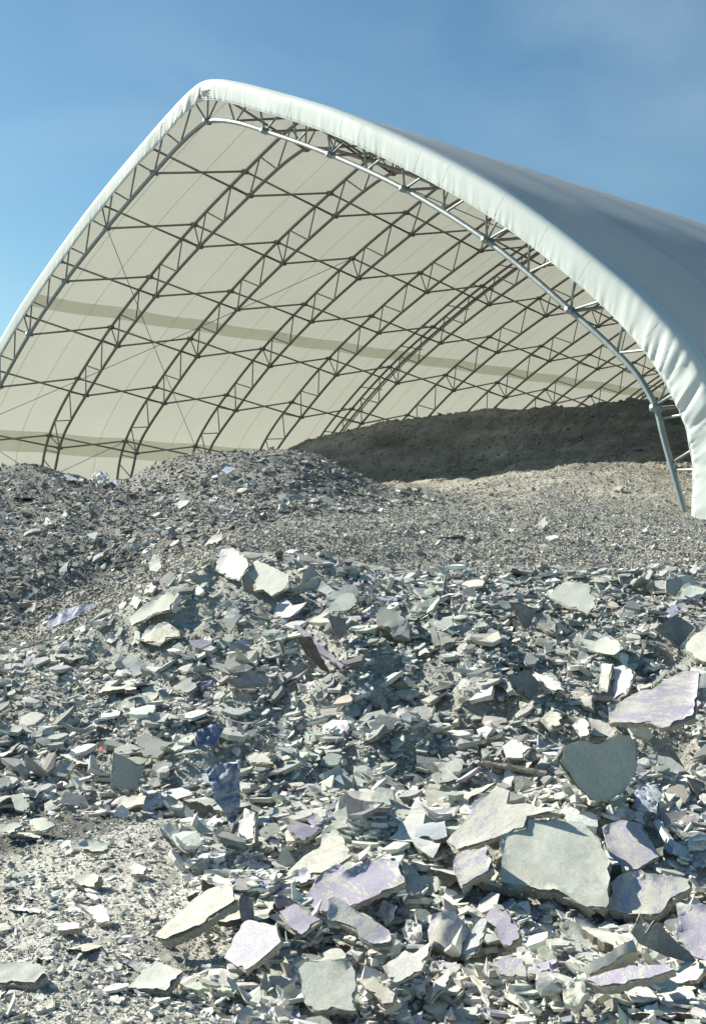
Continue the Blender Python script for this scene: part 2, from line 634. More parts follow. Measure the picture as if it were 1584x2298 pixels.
# darker lining bands along both slopes
for s in (-1, 1):
    for t0, t1, offb in ((3.655, 3.875, SKIN - .012), (5.97, 6.25, SKIN - .012)):
        for k in range(NB):
            Y = np.linspace(k, k + 1, 9)
            sg = np.sin(math.pi * (Y - k)) * .012
            tt = np.linspace(0, 1, 5)
            TT = s * (t0 + sg[None] + (t1 - t0) * tt[:, None])
            YY = np.broadcast_to(Y[None], TT.shape)
            x, z = skin(TT, offb - sag(YY))
            V = m3(x, YY, z).reshape(-1, 3)
            i = np.arange(4)[:, None] * 9 + np.arange(8)[None]
            F = np.stack([i, i + 1, i + 10, i + 9], -1).reshape(-1)
            link('lining_band', np_mesh('lining_band', V, F, [4] * 32, True), M_BAND, shelter)

# front flap: wraps over the front edge and hangs before the upper chord, gathered into folds
fine = np.interp(np.linspace(0, 1, 1500), np.linspace(0, 1, len(UT)), UT)
fx, fz = np.interp(fine, UT, UP[:, 0]), np.interp(fine, UT, UP[:, 1])
arc = np.concatenate([[0], np.cumsum(np.hypot(np.diff(fx), np.diff(fz)))])
sa = np.arange(0, arc[-1], .0085)
tf = np.interp(sa, arc, fine)
tf = np.concatenate([-tf[::-1], tf[1:]])
sf = np.concatenate([-sa[::-1], sa[1:]]) * BAY           # metres along the edge
cross = [(.047, .03), (.046, -.025), (.043, -.05), (.033, -.068), (.016, -.077), (-.01, -.08), (-.035, -.081), (-.06, -.081), (-.085, -.081), (-.105, -.08), (-.118, -.079), (-.124, -.072)]
widen = np.clip((np.abs(tf) - 5.0) / 1.0, 0, 1)
V = []
gather = np.exp(-((np.abs(tf) - 6.05) / .55) ** 2) * 1.0 + np.exp(-((tf + .32) / .5) ** 2) * .7 + .03 + .10 * np.exp(-((np.abs(tf) - 2.3) / .9) ** 2) * (0.5 + vnoise(sf * .4, sf * 0))
for j, (off, yy) in enumerate(cross):
    q = np.clip((.046 - off) / .175, 0, 1)               # 0 at the rim, 1 at the free hem
    ph = sf + q * .35 * np.sign(tf) * -1
    w1 = fbm(ph * 3.6, ph * 0 + q * .5, 2)
    w2 = fbm(ph * 8.5 + 40, ph * 0 + q * .8, 2)
    w3 = fbm(ph * 21 + 90, ph * 0 + q * 1.5, 2)
    d = gather * (.020 * w1 + .034 * w2) * q ** .7 * (1 - .25 * q) + (.012 * w3 + .006 * w2) * q ** 3 * .45 + .016 * vnoise(sf * .9, sf * 0 + 3) * q
    wid = off - widen * .036 * q
    wid = wid + (vnoise(sf * 2.1, sf * 0 + 7) * .006 * (q > .98))
    x, z = skin(tf, wid)
    V.append(m3(x, yy + d * (q > .08) * 1.0, z))
V = np.stack(V, 1)
n, m = V.shape[:2]
i = np.arange(n - 1)[:, None] * m + np.arange(m - 1)[None]
F = np.stack([i, i + 1, i + m + 1, i + m], -1).reshape(-1)
flap = link('front_flap', np_mesh('front_flap', V.reshape(-1, 3), F, [4] * ((n - 1) * (m - 1)), True), M_FLAP, shelter)
# hem cord and panel joints on the flap
hem = V[:, -1][::6]
tube('hem_cord', hem, .012, M_FLAP, flap, 6)
for t in np.arange(.5, 6.6, .5):
    for s in (-1, 1):
        idx = int(np.argmin(np.abs(tf - s * (t + .12 * math.sin(7 * t)))))
        tube('stitched_joint', V[idx, 4:10] + [0, .002, 0], .005, M_FLAP, flap, 4)
# faded lettering by the peak: a red mark and dark letters, hard to read
M_RED = flat_mat('faded_red_print', (0.40, 0.17, 0.15))
M_INK = flat_mat('faded_black_print', (0.10, 0.11, 0.115))
def flap_print(nm, strokes, mat):
    """strokes as quads in (s metres along the flap, h metres above the hem)"""
    VV, FF, SS = [], [], []
    for quad in strokes:
        (s0, h0), (s1, h1), wd = quad
        k = 6
        a = len(VV)
        d = np.array([s1 - s0, h1 - h0])
        d = d / np.linalg.norm(d)
        pn = np.array([-d[1], d[0]]) * wd / 2
        for i in range(k):
            u = i / (k - 1)
            for sg in (-1, 1):
                ss = s0 + (s1 - s0) * u + sg * pn[0]
                hh = h0 + (h1 - h0) * u + sg * pn[1]
                idx = int(np.argmin(np.abs(sf - ss)))
                hcoord = np.linspace(.53, 0, 8)          # columns 4..11, rim to hem
                j = np.interp(hh, hcoord[::-1], np.arange(4, 12)[::-1])
                j0 = int(min(max(math.floor(j), 4), 10))
                p = V[idx, j0] * (1 - (j - j0)) + V[idx, j0 + 1] * (j - j0)
                VV.append(p + np.array([0, -.012, 0]))
        for i in range(k - 1):
            FF += [a + 2 * i, a + 2 * i + 1, a + 2 * i + 3, a + 2 * i + 2]
            SS.append(4)
    return link(nm, np_mesh(nm, np.array(VV), FF, SS), mat, flap)
flap_print('red_print', [((-.06, .12), (.0, .28), .05), ((.0, .28), (.06, .12), .05)], M_RED)
lets = []
x0 = .12
for glyph in (((0, 0), (0, 1)), ((0, 1), (1, 0)), ((1, 0), (1, 1))), (((0, 0), (0, 1)),), (((0, 0), (0, 1)), ((0, .5), (1, 1)), ((0, .5), (1, 0))), (((0, 0), (0, 1)), ((0, 0), (1, 0)), ((0, .5), (.8, .5)), ((0, 1), (1, 1))):
    wdt = .05 if len(glyph) == 1 else .13
    for (a, b), (c, d) in glyph:
        lets.append(((x0 + a * .085, .18 + b * .15), (x0 + c * .085, .18 + d * .15), .03))
    x0 += wdt * .7 + .03
flap_print('dark_lettering', lets, M_INK)

# ------------------------------------------------------------------ ground and heaps
# surveyed spots: picture column and row, distance -> height; letter = which heap
CTRL = []
SINK = {'G': .0, 'F': .055, 'S': .02, 'M': .07, 'I': .05}      # the loose cover on top adds this much
def spots(zone, *pts):
    for px, py, D in pts:
        p = W(px, py, D) - np.array([0, 0, SINK[zone]])
        CTRL.append((p[0], p[1], p[2], zone))
def level(zone, *pts):                      # column, distance, height
    for px, D, z in pts:
        p = W(px, 1149, D)
        CTRL.append((p[0], p[1], z, zone))
spots('G', (100, 2298, 3.75), (-500, 2298, 3.75), (450, 2298, 3.75), (100, 2100, 4.6), (-400, 2050, 5.0), (300, 2120, 4.5), (150, 1950, 5.45), (-300, 1850, 6.2), (330, 1930, 5.5), (0, 1870, 6.0))
level('G', (792, 2.2, .02), (-900, 2.2, 0), (2500, 2.2, .05), (-2200, 4, 0), (-900, 3.2, 0), (1584, 2.8, .03), (-1500, 8, .05))
spots('F', (700, 2250, 4.0), (1100, 2250, 4.0), (1500, 2250, 4.05), (700, 2050, 4.7), (1100, 2050, 4.8), (1500, 2050, 4.9), (2000, 2050, 4.9),
      (1250, 1900, 5.4), (1500, 1900, 5.5), (900, 1900, 5.5), (520, 1930, 5.5), (1300, 1700, 6.4), (900, 1700, 6.6), (500, 1700, 7.0), (200, 1720, 7.0), (-100, 1740, 6.9),
      (1500, 1550, 7.2), (1100, 1550, 7.4), (700, 1550, 7.8), (300, 1550, 8.3), (0, 1600, 8.0), (-300, 1600, 8.2), (2000, 1550, 7.2),
      (1400, 1400, 8.4), (1000, 1400, 8.6), (600, 1400, 8.9), (250, 1460, 9.2), (1700, 1400, 8.4), (-200, 1500, 9.2),
      (1550, 1295, 9.6), (1300, 1292, 9.7), (1100, 1295, 9.8), (880, 1283, 10), (750, 1250, 10), (600, 1242, 10), (510, 1245, 9.9), (400, 1303, 9.6), (300, 1352, 9.5), (200, 1425, 9.4), (50, 1475, 9.4), (1900, 1300, 9.6))
spots('S', (1550, 1270, 11.5), (1300, 1275, 11.3), (1100, 1270, 11.3), (900, 1262, 11.4), (700, 1228, 11.6), (560, 1208, 12), (450, 1250, 11.0), (350, 1312, 10.8), (250, 1372, 10.7), (120, 1432, 10.6), (-60, 1470, 10.6), (450, 1228, 12.4), (360, 1280, 12.1), (260, 1340, 12), (130, 1405, 12), (0, 1445, 11.8),
      (700, 1180, 13.5), (900, 1190, 13.5), (1100, 1190, 13.5), (1300, 1200, 13.5), (1500, 1210, 13.5), (1800, 1220, 13.5),
      (900, 1140, 17), (1100, 1140, 17), (1300, 1140, 17), (1450, 1160, 17), (1535, 1152, 18.3), (1640, 1185, 17),
      (860, 1096, 26), (910, 1083, 25.8), (956, 1099, 25.6), (1040, 1093, 25.2), (1107, 1084, 24.5), (1142, 1098, 24.2), (1238, 1058, 23.3), (1314, 1043, 22.6), (1355, 1056, 22.3), (1395, 1043, 21.8), (1435, 1062, 21.2), (1485, 1092, 20.2), (950, 1115, 21.5), (1150, 1100, 20.5))
spots('M', (60, 1360, 13.2), (-60, 1350, 13), (-250, 1350, 12.5), (230, 1285, 14.3), (160, 1330, 13.6), (100, 1220, 15), (350, 1185, 15), (450, 1155, 15.2), (550, 1122, 16.5), (650, 1112, 16.5), (760, 1106, 17.5), (820, 1112, 18),
      (600, 1050, 18.5), (450, 1062, 18.5), (300, 1105, 18), (150, 1110, 18), (0, 1130, 17.5), (-250, 1120, 17.5),
      (0, 1045, 21), (80, 1038, 21), (130, 1056, 21), (220, 1084, 21), (265, 1098, 21), (250, 1103, 19.7), (285, 1100, 19.7), (265, 1100, 22.3), (200, 1082, 19.8), (190, 1076, 21.5), (330, 1048, 20.5), (350, 1070, 19.3), (100, 1060, 19.6), (30, 1062, 19.6), (430, 1013, 20), (560, 1007, 20), (640, 1000, 20), (700, 1011, 20.3), (760, 1052, 20.5), (812, 1086, 20.8), (-250, 1040, 21))
level('M', (300, 25, 1.2), (600, 25.5, 1.5), (0, 26, 1.1), (-300, 26, 1.0), (800, 25.0, 2.0), (-700, 20, .8), (-900, 14, .3))
level('G', (100, 33, .5), (400, 33, .6), (-300, 34, .4), (100, 44, .2), (450, 44, .3), (-1200, 26, 0))
spots('I', (900, 1062, 29), (1100, 1037, 27.6), (1300, 1002, 26.2), (1440, 1000, 25.2), (1530, 1045, 22.4),
      (800, 1030, 30.5), (950, 1000, 31), (1150, 980, 29.3), (1350, 950, 28.2), (1490, 955, 26.6),
      (600, 1040, 35), (660, 1001, 35), (760, 970, 35), (850, 947, 35), (950, 932, 34.5), (1100, 919, 33.2), (1250, 909, 32), (1400, 900, 30.5), (1480, 898, 29), (1545, 912, 28))
level('I', (700, 41, 3.0), (950, 40, 3.8), (1250, 38, 4.0), (1450, 35, 3.9), (950, 50, 2.0), (1400, 50, 2.0))
for xb, yb, z in ((4.9, 1.5, 2.3), (4.9, 3.0, 2.3), (4.95, 6, 1.5), (5.5, .4, 1.5), (5.7, 2.5, .9), (7, 0, .9), (7.5, 3, .3), (5.3, -.9, 1.55), (10, 0, .2)):
    wx, wy = sh_world(xb, yb)
    CTRL.append((wx, wy, z, 'S' if xb > 5 else 'I'))
cx = np.array([[c[0], c[1]] for c in CTRL])
cz = np.array([c[2] for c in CTRL])
czone = np.array(['GFSMI'.index(c[3]) for c in CTRL])
def warp(xy):
    """even out the spacing of the survey: angle and log distance"""
    D = np.maximum(xy[..., 1], .5)
    return np.stack([xy[..., 0] / D * 5.5, np.log(D) * 5.5], -1)
wc = warp(cx)
def kern(a, b):
    d2 = ((a[:, None] - b[None]) ** 2).sum(-1)
    return np.sqrt(d2 + .015)
n_ = len(wc)
A = np.zeros((n_ + 3, n_ + 3))
A[:n_, :n_] = kern(wc, wc) - 1e-3 * np.eye(n_)
A[:n_, n_:] = np.concatenate([np.ones((n_, 1)), wc], 1)
A[n_:, :n_] = A[:n_, n_:].T
cf = np.linalg.solve(A, np.concatenate([cz, np.zeros(3)]))
def base_height(x, y):
    p = warp(np.stack([x, y], -1)).reshape(-1, 2)
    out = np.concatenate([kern(q, wc) @ cf[:n_] + cf[n_] + q @ cf[n_ + 1:] for q in np.array_split(p, max(1, len(p) // 20000))])
    return out.reshape(np.shape(x))
def zone_of(x, y):
    q = np.stack([x, y], -1).reshape(-1, 2)
    p = warp(q) + .16 * np.stack([fbm(q[:, 0] * 2.2, q[:, 1] * 2.2, 3), fbm(q[:, 0] * 2.2 + 50, q[:, 1] * 2.2, 3)], -1)
    out = []
    for c in np.array_split(p, max(1, len(p) // 20000)):
        out.append(czone[((c[:, None] - wc[None]) ** 2).sum(-1).argmin(1)])
    return np.concatenate(out).reshape(np.shape(x))
def rough_height(x, y, zone):
    """clods and hummocks on top of the surveyed surface"""
    big = np.choose(zone, [.03, .10, .05, .08, .12])
    mid = np.choose(zone, [.025, .06, .03, .06, .09])
    fin = np.choose(zone, [.012, .02, .022, .03, .03])
    hol = np.where(zone == 1, .20 * np.clip((9.4 - y) / 1.5, 0, 1) * np.clip((x + .55 * y * .3 + .3) / .8, .25, 1), 0) * fbm(x * 2.4 + 5, y * 2.4 + 2, 3)
    return hol + big * fbm(x * 1.1, y * 1.1, 3) + mid * fbm(x * 4.3 + 31, y * 4.3, 3) + fin * fbm(x * 17 + 7, y * 17, 3, .6)

NU, ND = 420, 480
uu = np.sinh(np.linspace(-1.9, 1.9, NU)) / np.sinh(1.9) * .95
dd = np.exp(np.linspace(math.log(1.3), math.log(62), ND))
# bend the rows so that most of them fall where the picture has detail
gu, gd = np.meshgrid(uu, dd, indexing='ij')
gx, gy = gu * gd, gd
gzone = zone_of(gx, gy)
from_edge = np.minimum.reduce([np.clip((.95 - np.abs(gu)) / .12, 0, 1), np.clip((gd - 1.3) / .6, 0, 1), np.clip((62 - gd) / 14, 0, 1)])
def smooth_mask(a, it):
    for _ in range(it):
        a = (np.roll(a, 1, 0) + np.roll(a, -1, 0) + np.roll(a, 1, 1) + np.roll(a, -1, 1) + 2 * a) / 6
    return a
gz0 = base_height(gx, gy)
gz = gz0 + rough_height(gx, gy, gzone)
# hollows among the big slabs
for px_, py_, D_, rad_, dep_ in ((1535, 1675, 6.5, .16, .16), (1150, 2110, 4.62, .13, .2), (1290, 2110, 4.62, .15, .2), (1440, 1545, 7.3, .16, .22), (700, 1490, 8.2, .16, .22), (1010, 1600, 7.2, .2, .15), (860, 2000, 4.95, .1, .12)):
    q_ = W(px_, py_, D_)
    gz = gz - dep_ * np.exp(-((gx - q_[0]) ** 2 + (gy - q_[1]) ** 2) / (rad_ ** 2))
gz = gz * from_edge - .32 * (1 - from_edge)
def ground_at(x, y):
    """height of the finished surface, bilinear in the survey grid"""
    u = np.clip(np.asarray(x) / np.maximum(y, .5), -.949, .949)
    i = np.interp(np.arcsinh(u / .95 * np.sinh(1.9)), np.linspace(-1.9, 1.9, NU), np.arange(NU))
    j = np.interp(np.log(np.maximum(y, 1.3)), np.log(dd), np.arange(ND))
    i0 = np.minimum(i.astype(int), NU - 2)
    j0 = np.minimum(j.astype(int), ND - 2)
    a, b = i - i0, j - j0
    return gz[i0, j0] * (1 - a) * (1 - b) + gz[i0 + 1, j0] * a * (1 - b) + gz[i0, j0 + 1] * (1 - a) * b + gz[i0 + 1, j0 + 1] * a * b
def normal_at(x, y, e=.12):
    dx = (base_height(x + e, y) - base_height(x - e, y)) / (2 * e)
    dy = (base_height(x, y + e) - base_height(x, y - e)) / (2 * e)
    n = np.stack([-dx, -dy, np.ones_like(dx)], -1)
    return n / np.linalg.norm(n, axis=-1, keepdims=True)

# soil colours by zone
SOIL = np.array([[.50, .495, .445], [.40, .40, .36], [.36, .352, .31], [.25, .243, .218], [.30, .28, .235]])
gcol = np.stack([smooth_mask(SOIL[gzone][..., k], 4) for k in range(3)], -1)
tint = 1 + .5 * fbm(gx * 1.7, gy * 1.7, 4)[..., None] + .25 * fbm(gx * 9, gy * 9, 3)[..., None]
damp = np.clip(fbm(gx * 1.3 + 3, gy * 1.3 + 8, 5, .6) * 3.4 + .30 - gx * .35 - .35, 0, 1)[..., None] * (gzone == 0)[..., None]
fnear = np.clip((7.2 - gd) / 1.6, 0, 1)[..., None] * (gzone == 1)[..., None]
gcol = gcol * (1 - fnear) + np.array([.50, .495, .45]) * fnear            # front heap soil turns paler towards the foot
streak = 1 + .55 * fbm((gx * c_ - gy * s_) * .5 + 4, (gx * s_ + gy * c_) * 2.6, 4)[..., None]
gcol = np.where((gzone == 4)[..., None], gcol * streak, gcol)
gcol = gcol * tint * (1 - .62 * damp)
M_SOIL = mat_attr('dusty_soil', bump=((14, .6, .05), (70, .8, .018), (320, .6, .005)), var=.3)
gv = np.stack([gx, gy, gz], -1).reshape(-1, 3)
ii = (np.arange(NU - 1)[:, None] * ND + np.arange(ND - 1)[None])
quads = np.stack([ii, ii + ND, ii + ND + 1, ii + 1], -1)
qzone = gzone[:-1, :-1]
HEAPS = [('ground', None, None), 
         ('rubble_heap', 'front heap of broken grey and lilac plasterboard rubble in the foreground', 'rubble heap'),
         ('gravel_heap', 'pale fine gravel heap sloping up to the mouth of the shelter', 'gravel heap'),
         ('debris_mound', 'darker mound of fine debris with scattered chips before the left of the shelter', 'debris mound'),
         ('soil_heap', 'dark brown soil heap in the shade under the shelter roof', 'soil heap')]
heap_obj = []
for zi, (nm, lab, cat) in enumerate(HEAPS):
    fq = quads[qzone == zi].reshape(-1)
    used, inv = np.unique(fq, return_inverse=True)
    me = np_mesh(nm, gv[used], inv, [4] * (len(fq) // 4), True, gcol.reshape(-1, 3)[used])
    o = link(nm, me, M_SOIL)
    if lab:
        tag(o, lab, cat)
    else:
        o['kind'] = 'structure'
    heap_obj.append(o)
far_me = np_mesh('ground_plain', [[-2500, -2500, -.34], [2500, -2500, -.34], [2500, 2500, -.34], [-2500, 2500, -.34]], [0, 1, 2, 3], [4], False, np.tile([.26, .25, .2], (4, 1)))
go = link('ground_plain', far_me, M_SOIL)
go['kind'] = 'structure'

def hit_ground(px, py, dmin=2.5, dmax=40):
    d = ray(px, py)
    t = np.exp(np.linspace(math.log(dmin), math.log(dmax), 1500))
    P = CAMP + t[:, None] * d
    below = P[:, 2] < ground_at(P[:, 0], P[:, 1])
    if not below.any():
        return None
    return P[below.argmax()]

# ------------------------------------------------------------------ loose chips (nobody could count them)
M_CHIP = mat_attr('broken_plaster', bump=((45, .35, .01), (230, .5, .004)), var=.16)
def frames(nrm, spin):
    """rotation matrices whose third column is nrm, spun by spin"""
    ref = np.where(np.abs(nrm[:, 2:3]) < .9, np.array([[0, 0, 1.]]), np.array([[1., 0, 0]]))
    a = np.cross(ref, nrm)
    a /= np.linalg.norm(a, axis=1)[:, None]
    b = np.cross(nrm, a)
    c, s = np.cos(spin)[:, None], np.sin(spin)[:, None]
    return np.stack([c * a + s * b, -s * a + c * b, nrm], 2)
def place(local, pos, R):
    return np.einsum('nij,nkj->nki', R, local) + pos[:, None, :]
def plates(pos, R, size, thick, curl):
    """ragged plates, every one its own outline: 7 corners, two layers"""
    n, k = len(pos), 7
    ang = np.linspace(0, 2 * math.pi, k, endpoint=False)[None] + rng.uniform(-.42, .42, (n, k))
    rad = rng.uniform(.68, 1.08, (n, k))
    asp = np.where(rng.random((n, 1)) < .16, rng.uniform(.12, .3, (n, 1)), rng.uniform(.42, 1.0, (n, 1)))
    x = np.cos(ang) * rad * size[:, None] * .5
    y = np.sin(ang) * rad * size[:, None] * .5 * asp
    bend = curl[:, None] * (x ** 2) / np.maximum(size[:, None], .01) * 4
    top = np.stack([x, y, bend], -1)
    ins = rng.uniform(.86, 1.06, (n, k))
    bot = np.stack([x * ins, y * ins, bend - thick[:, None] * rng.uniform(.8, 1.2, (n, k))], -1)
    ctr = np.zeros((n, 1, 3))
    ctr[:, 0, 2] = rng.normal(0, .018, n) * size
    ctb = ctr.copy()
    ctb[:, 0, 2] -= thick
    V = place(np.concatenate([top, bot, ctr, ctb], 1), pos, R)
    f = []
    for i in range(k):
        j = (i + 1) % k
        f += [14, i, j, 15, k + j, k + i]
    q = []
    for i in range(k):
        j = (i + 1) % k
        q += [i, k + i, k + j, j]
    base = np.arange(n)[:, None] * 16
    F = np.concatenate([(base + np.array(f)[None]), (base + np.array(q)[None])], 1).reshape(-1)
    S = np.tile([3] * 14 + [4] * 7, n)
    return V.reshape(-1, 3), F, S, 16
def grains(pos, R, size, flat=.7):
    """angular crumbs: skewed octahedra"""
    n = len(pos)
    o = np.array([[1, 0, 0], [-1, 0, 0], [0, 1, 0], [0, -1, 0], [0, 0, 1], [0, 0, -1]], float)
    L = o[None] * rng.uniform(.55, 1.15, (n, 6, 1)) + rng.normal(0, .2, (n, 6, 3))
    L *= size[:, None, None] * .5 * np.array([1, 1, flat])
    V = place(L, pos, R)
    f = np.array([0, 2, 4, 2, 1, 4, 1, 3, 4, 3, 0, 4, 2, 0, 5, 1, 2, 5, 3, 1, 5, 0, 3, 5])
    F = (np.arange(n)[:, None] * 6 + f[None]).reshape(-1)
    return V.reshape(-1, 3), F, np.full(n * 8, 3), 6
def lumps(pos, R, size, flat=.75):
    """blocky lumps: skewed boxes"""
    n = len(pos)
    o = np.array([[x, y, z] for x in (-1, 1) for y in (-1, 1) for z in (-1, 1)], float)
    L = o[None] * rng.uniform(.5, 1.0, (n, 8, 3)) * np.stack([np.ones(n), rng.uniform(.5, 1, n), rng.uniform(.35, 1, n) * flat], 1)[:, None]
    L *= size[:, None, None] * .5
    V = place(L, pos, R)
    f = np.array([0, 1, 3, 2, 4, 6, 7, 5, 0, 4, 5, 1, 2, 3, 7, 6, 0, 2, 6, 4, 1, 5, 7, 3])
    F = (np.arange(n)[:, None] * 8 + f[None]).reshape(-1)
    return V.reshape(-1, 3), F, np.full(n * 6, 4), 8

PAL = {'cream': (.64, .635, .56), 'pale': (.72, .725, .68), 'green': (.51, .53, .485), 'grey': (.39, .40, .38), 'dark': (.25, .255, .245), 'lilac': (.50, .475, .55), 'blue': (.37, .41, .445), 'tan': (.41, .397, .345), 'brown': (.27, .258, .225), 'soil': (.33, .308, .26)}
def colours(n, mix):
    names = list(mix)
    p = np.array([mix[k] for k in names], float)
    idx = rng.choice(len(names), n, p=p / p.sum())
    c = np.array([PAL[k] for k in names])[idx]
    return c * rng.uniform(.75, 1.18, (n, 1)) * (1 + rng.normal(0, .025, (n, 3)))

TOPS = []
KEEP_OUT = []                                 # footprints of the big slabs, (polygon, margin)
def inside(poly, x, y):
    c = np.zeros(x.shape, bool)
    j = len(poly) - 1
    for i in range(len(poly)):
        xi, yi = poly[i]
        xj, yj = poly[j]
        cond = ((yi > y) != (yj > y)) & (x < (xj - xi) * (y - yi) / (yj - yi + 1e-12) + xi)
        c ^= cond
        j = i
    return c
def sample(zone, n, dlo, dhi, umax=.36):
    """spots on one heap, thinning out with distance"""
    X, Y = [], []
    got = 0
    while got < n:
        k = n * 3
        D = np.exp(rng.uniform(math.log(dlo), math.log(dhi), k))
        u = rng.uniform(-umax, umax, k)
        x, y = u * D, D
        ok = zone_of(x, y) == zone
        X.append(x[ok])
        Y.append(y[ok])
        got += ok.sum()
        if ok.sum() < 5:
            break
    return np.concatenate(X)[:n], np.concatenate(Y)[:n]
def powerlaw(n, lo, hi, a=2.0):
    u = rng.random(n)
    return (lo ** (1 - a) + u * (hi ** (1 - a) - lo ** (1 - a))) ** (1 / (1 - a))
def tilted(x, y, spread):
    nrm = normal_at(x, y)
    nrm = nrm + rng.normal(0, 1, nrm.shape) * spread
    nrm[:, 2] = np.abs(nrm[:, 2]) + .05
    return nrm / np.linalg.norm(nrm, axis=1)[:, None]

# ------------------------------------------------------------------ slabs one can point to
CREAM, PALE, GREEN, GREY, DARKG, LILAC, BLUEG = (.66, .655, .58), (.73, .73, .69), (.60, .62, .555), (.41, .425, .40), (.22, .23, .225), (.47, .442, .53), (.42, .46, .49)
MATS = {
    'cream': mat_plaster('cream_plaster', CREAM, (.53, .52, .43), .35, 5),
    'pale': mat_plaster('pale_plaster', PALE, (.56, .56, .53), .4, 6),
    'green': mat_plaster('greenish_paper_face', GREEN, (.55, .56, .48), .35, 5),
    'grey': mat_plaster('grey_paper_face', GREY, (.45, .455, .41), .4, 6),
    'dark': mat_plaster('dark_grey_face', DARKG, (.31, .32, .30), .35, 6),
    'teal': mat_plaster('grey_green_paint', (.40, .44, .40), (.47, .50, .46), .4, 3, (1, 4, 1)),
    'lilac': mat_plaster('worn_lilac_coat', LILAC, (.62, .61, .53), .46, 6, (1, 3.0, 1), sharp=.025),
    'lilac_full': mat_plaster('scratched_lilac_coat', LILAC, (.57, .555, .51), .32, 9, (1, 2.8, 1), sharp=.025),
    'lilac_pale': mat_plaster('pale_lilac_paper', (.64, .62, .665), (.67, .665, .63), .5, 5),
    'lilac_dark': mat_plaster('dark_lilac_board', (.25, .235, .30), (.36, .35, .36), .4, 7, (1, 3, 1)),
    'bluegrey': mat_plaster('blue_grey_paper', BLUEG, (.52, .55, .53), .45, 8),
    'blue': mat_plaster('blue_film', (.15, .19, .32), (.34, .37, .43), .45, 9, (1, 3, 1), rough=.6),
    'lightblue': mat_plaster('light_blue_film', (.27, .34, .52), (.54, .57, .60), .45, 12, rough=.6),
    'wood': mat_plaster('weathered_wood', (.40, .36, .28), (.24, .22, .19), .5, 5, (1, 12, 12), bump=((60, .6, .01),)),
    'brown': mat_plaster('brown_board', (.13, .11, .085), (.2, .175, .14), .4, 6),
    'orange': mat_plaster('orange_plastic', (.55, .10, .03), (.40, .08, .03), .4, 10, rough=.5),
}
M_CORE = mat_plaster('gypsum_core', (.60, .58, .48), (.48, .46, .39), .5, 18, bump=((40, .8, .02), (160, .8, .008)))
M_CORE_D = mat_plaster('dusty_core', (.40, .39, .34), (.30, .29, .25), .5, 18, bump=((40, .8, .02), (160, .8, .008)))

def ragged(P2, step, amp):
    """outline with broken edges, P2 polygon in plane coordinates (metres): coarse snaps, then small chipping"""
    pts = [np.array(p) for p in P2]
    n = len(pts)
    out = []
    for i in range(n):
        a, b = pts[i], pts[(i + 1) % n]
        L = np.linalg.norm(b - a)
        nr = np.array([-(b - a)[1], (b - a)[0]]) / max(L, 1e-6)
        sh = random.choice([.12, .25, .6, 1.0, 1.6])           # some edges snap clean, some tear
        k1 = max(1, int(L / (step * 3.5)))
        us = sorted([0.0] + [(j + random.uniform(-.3, .3)) / k1 for j in range(1, k1)])
        knots = [(u, 0.0 if u == 0 else random.uniform(-1, 1) * amp * sh) for u in us] + [(1.0, 0.0)]
        for (u0, o0), (u1, o1) in zip(knots[:-1], knots[1:]):
            k2 = max(1, int((u1 - u0) * L / step))
            for j in range(k2):
                v = j / k2
                off = o0 + (o1 - o0) * v + (random.uniform(-1, 1) * amp * .22 * sh if j else 0)
                out.append(a + (b - a) * (u0 + (u1 - u0) * v) + nr * off)
    return out

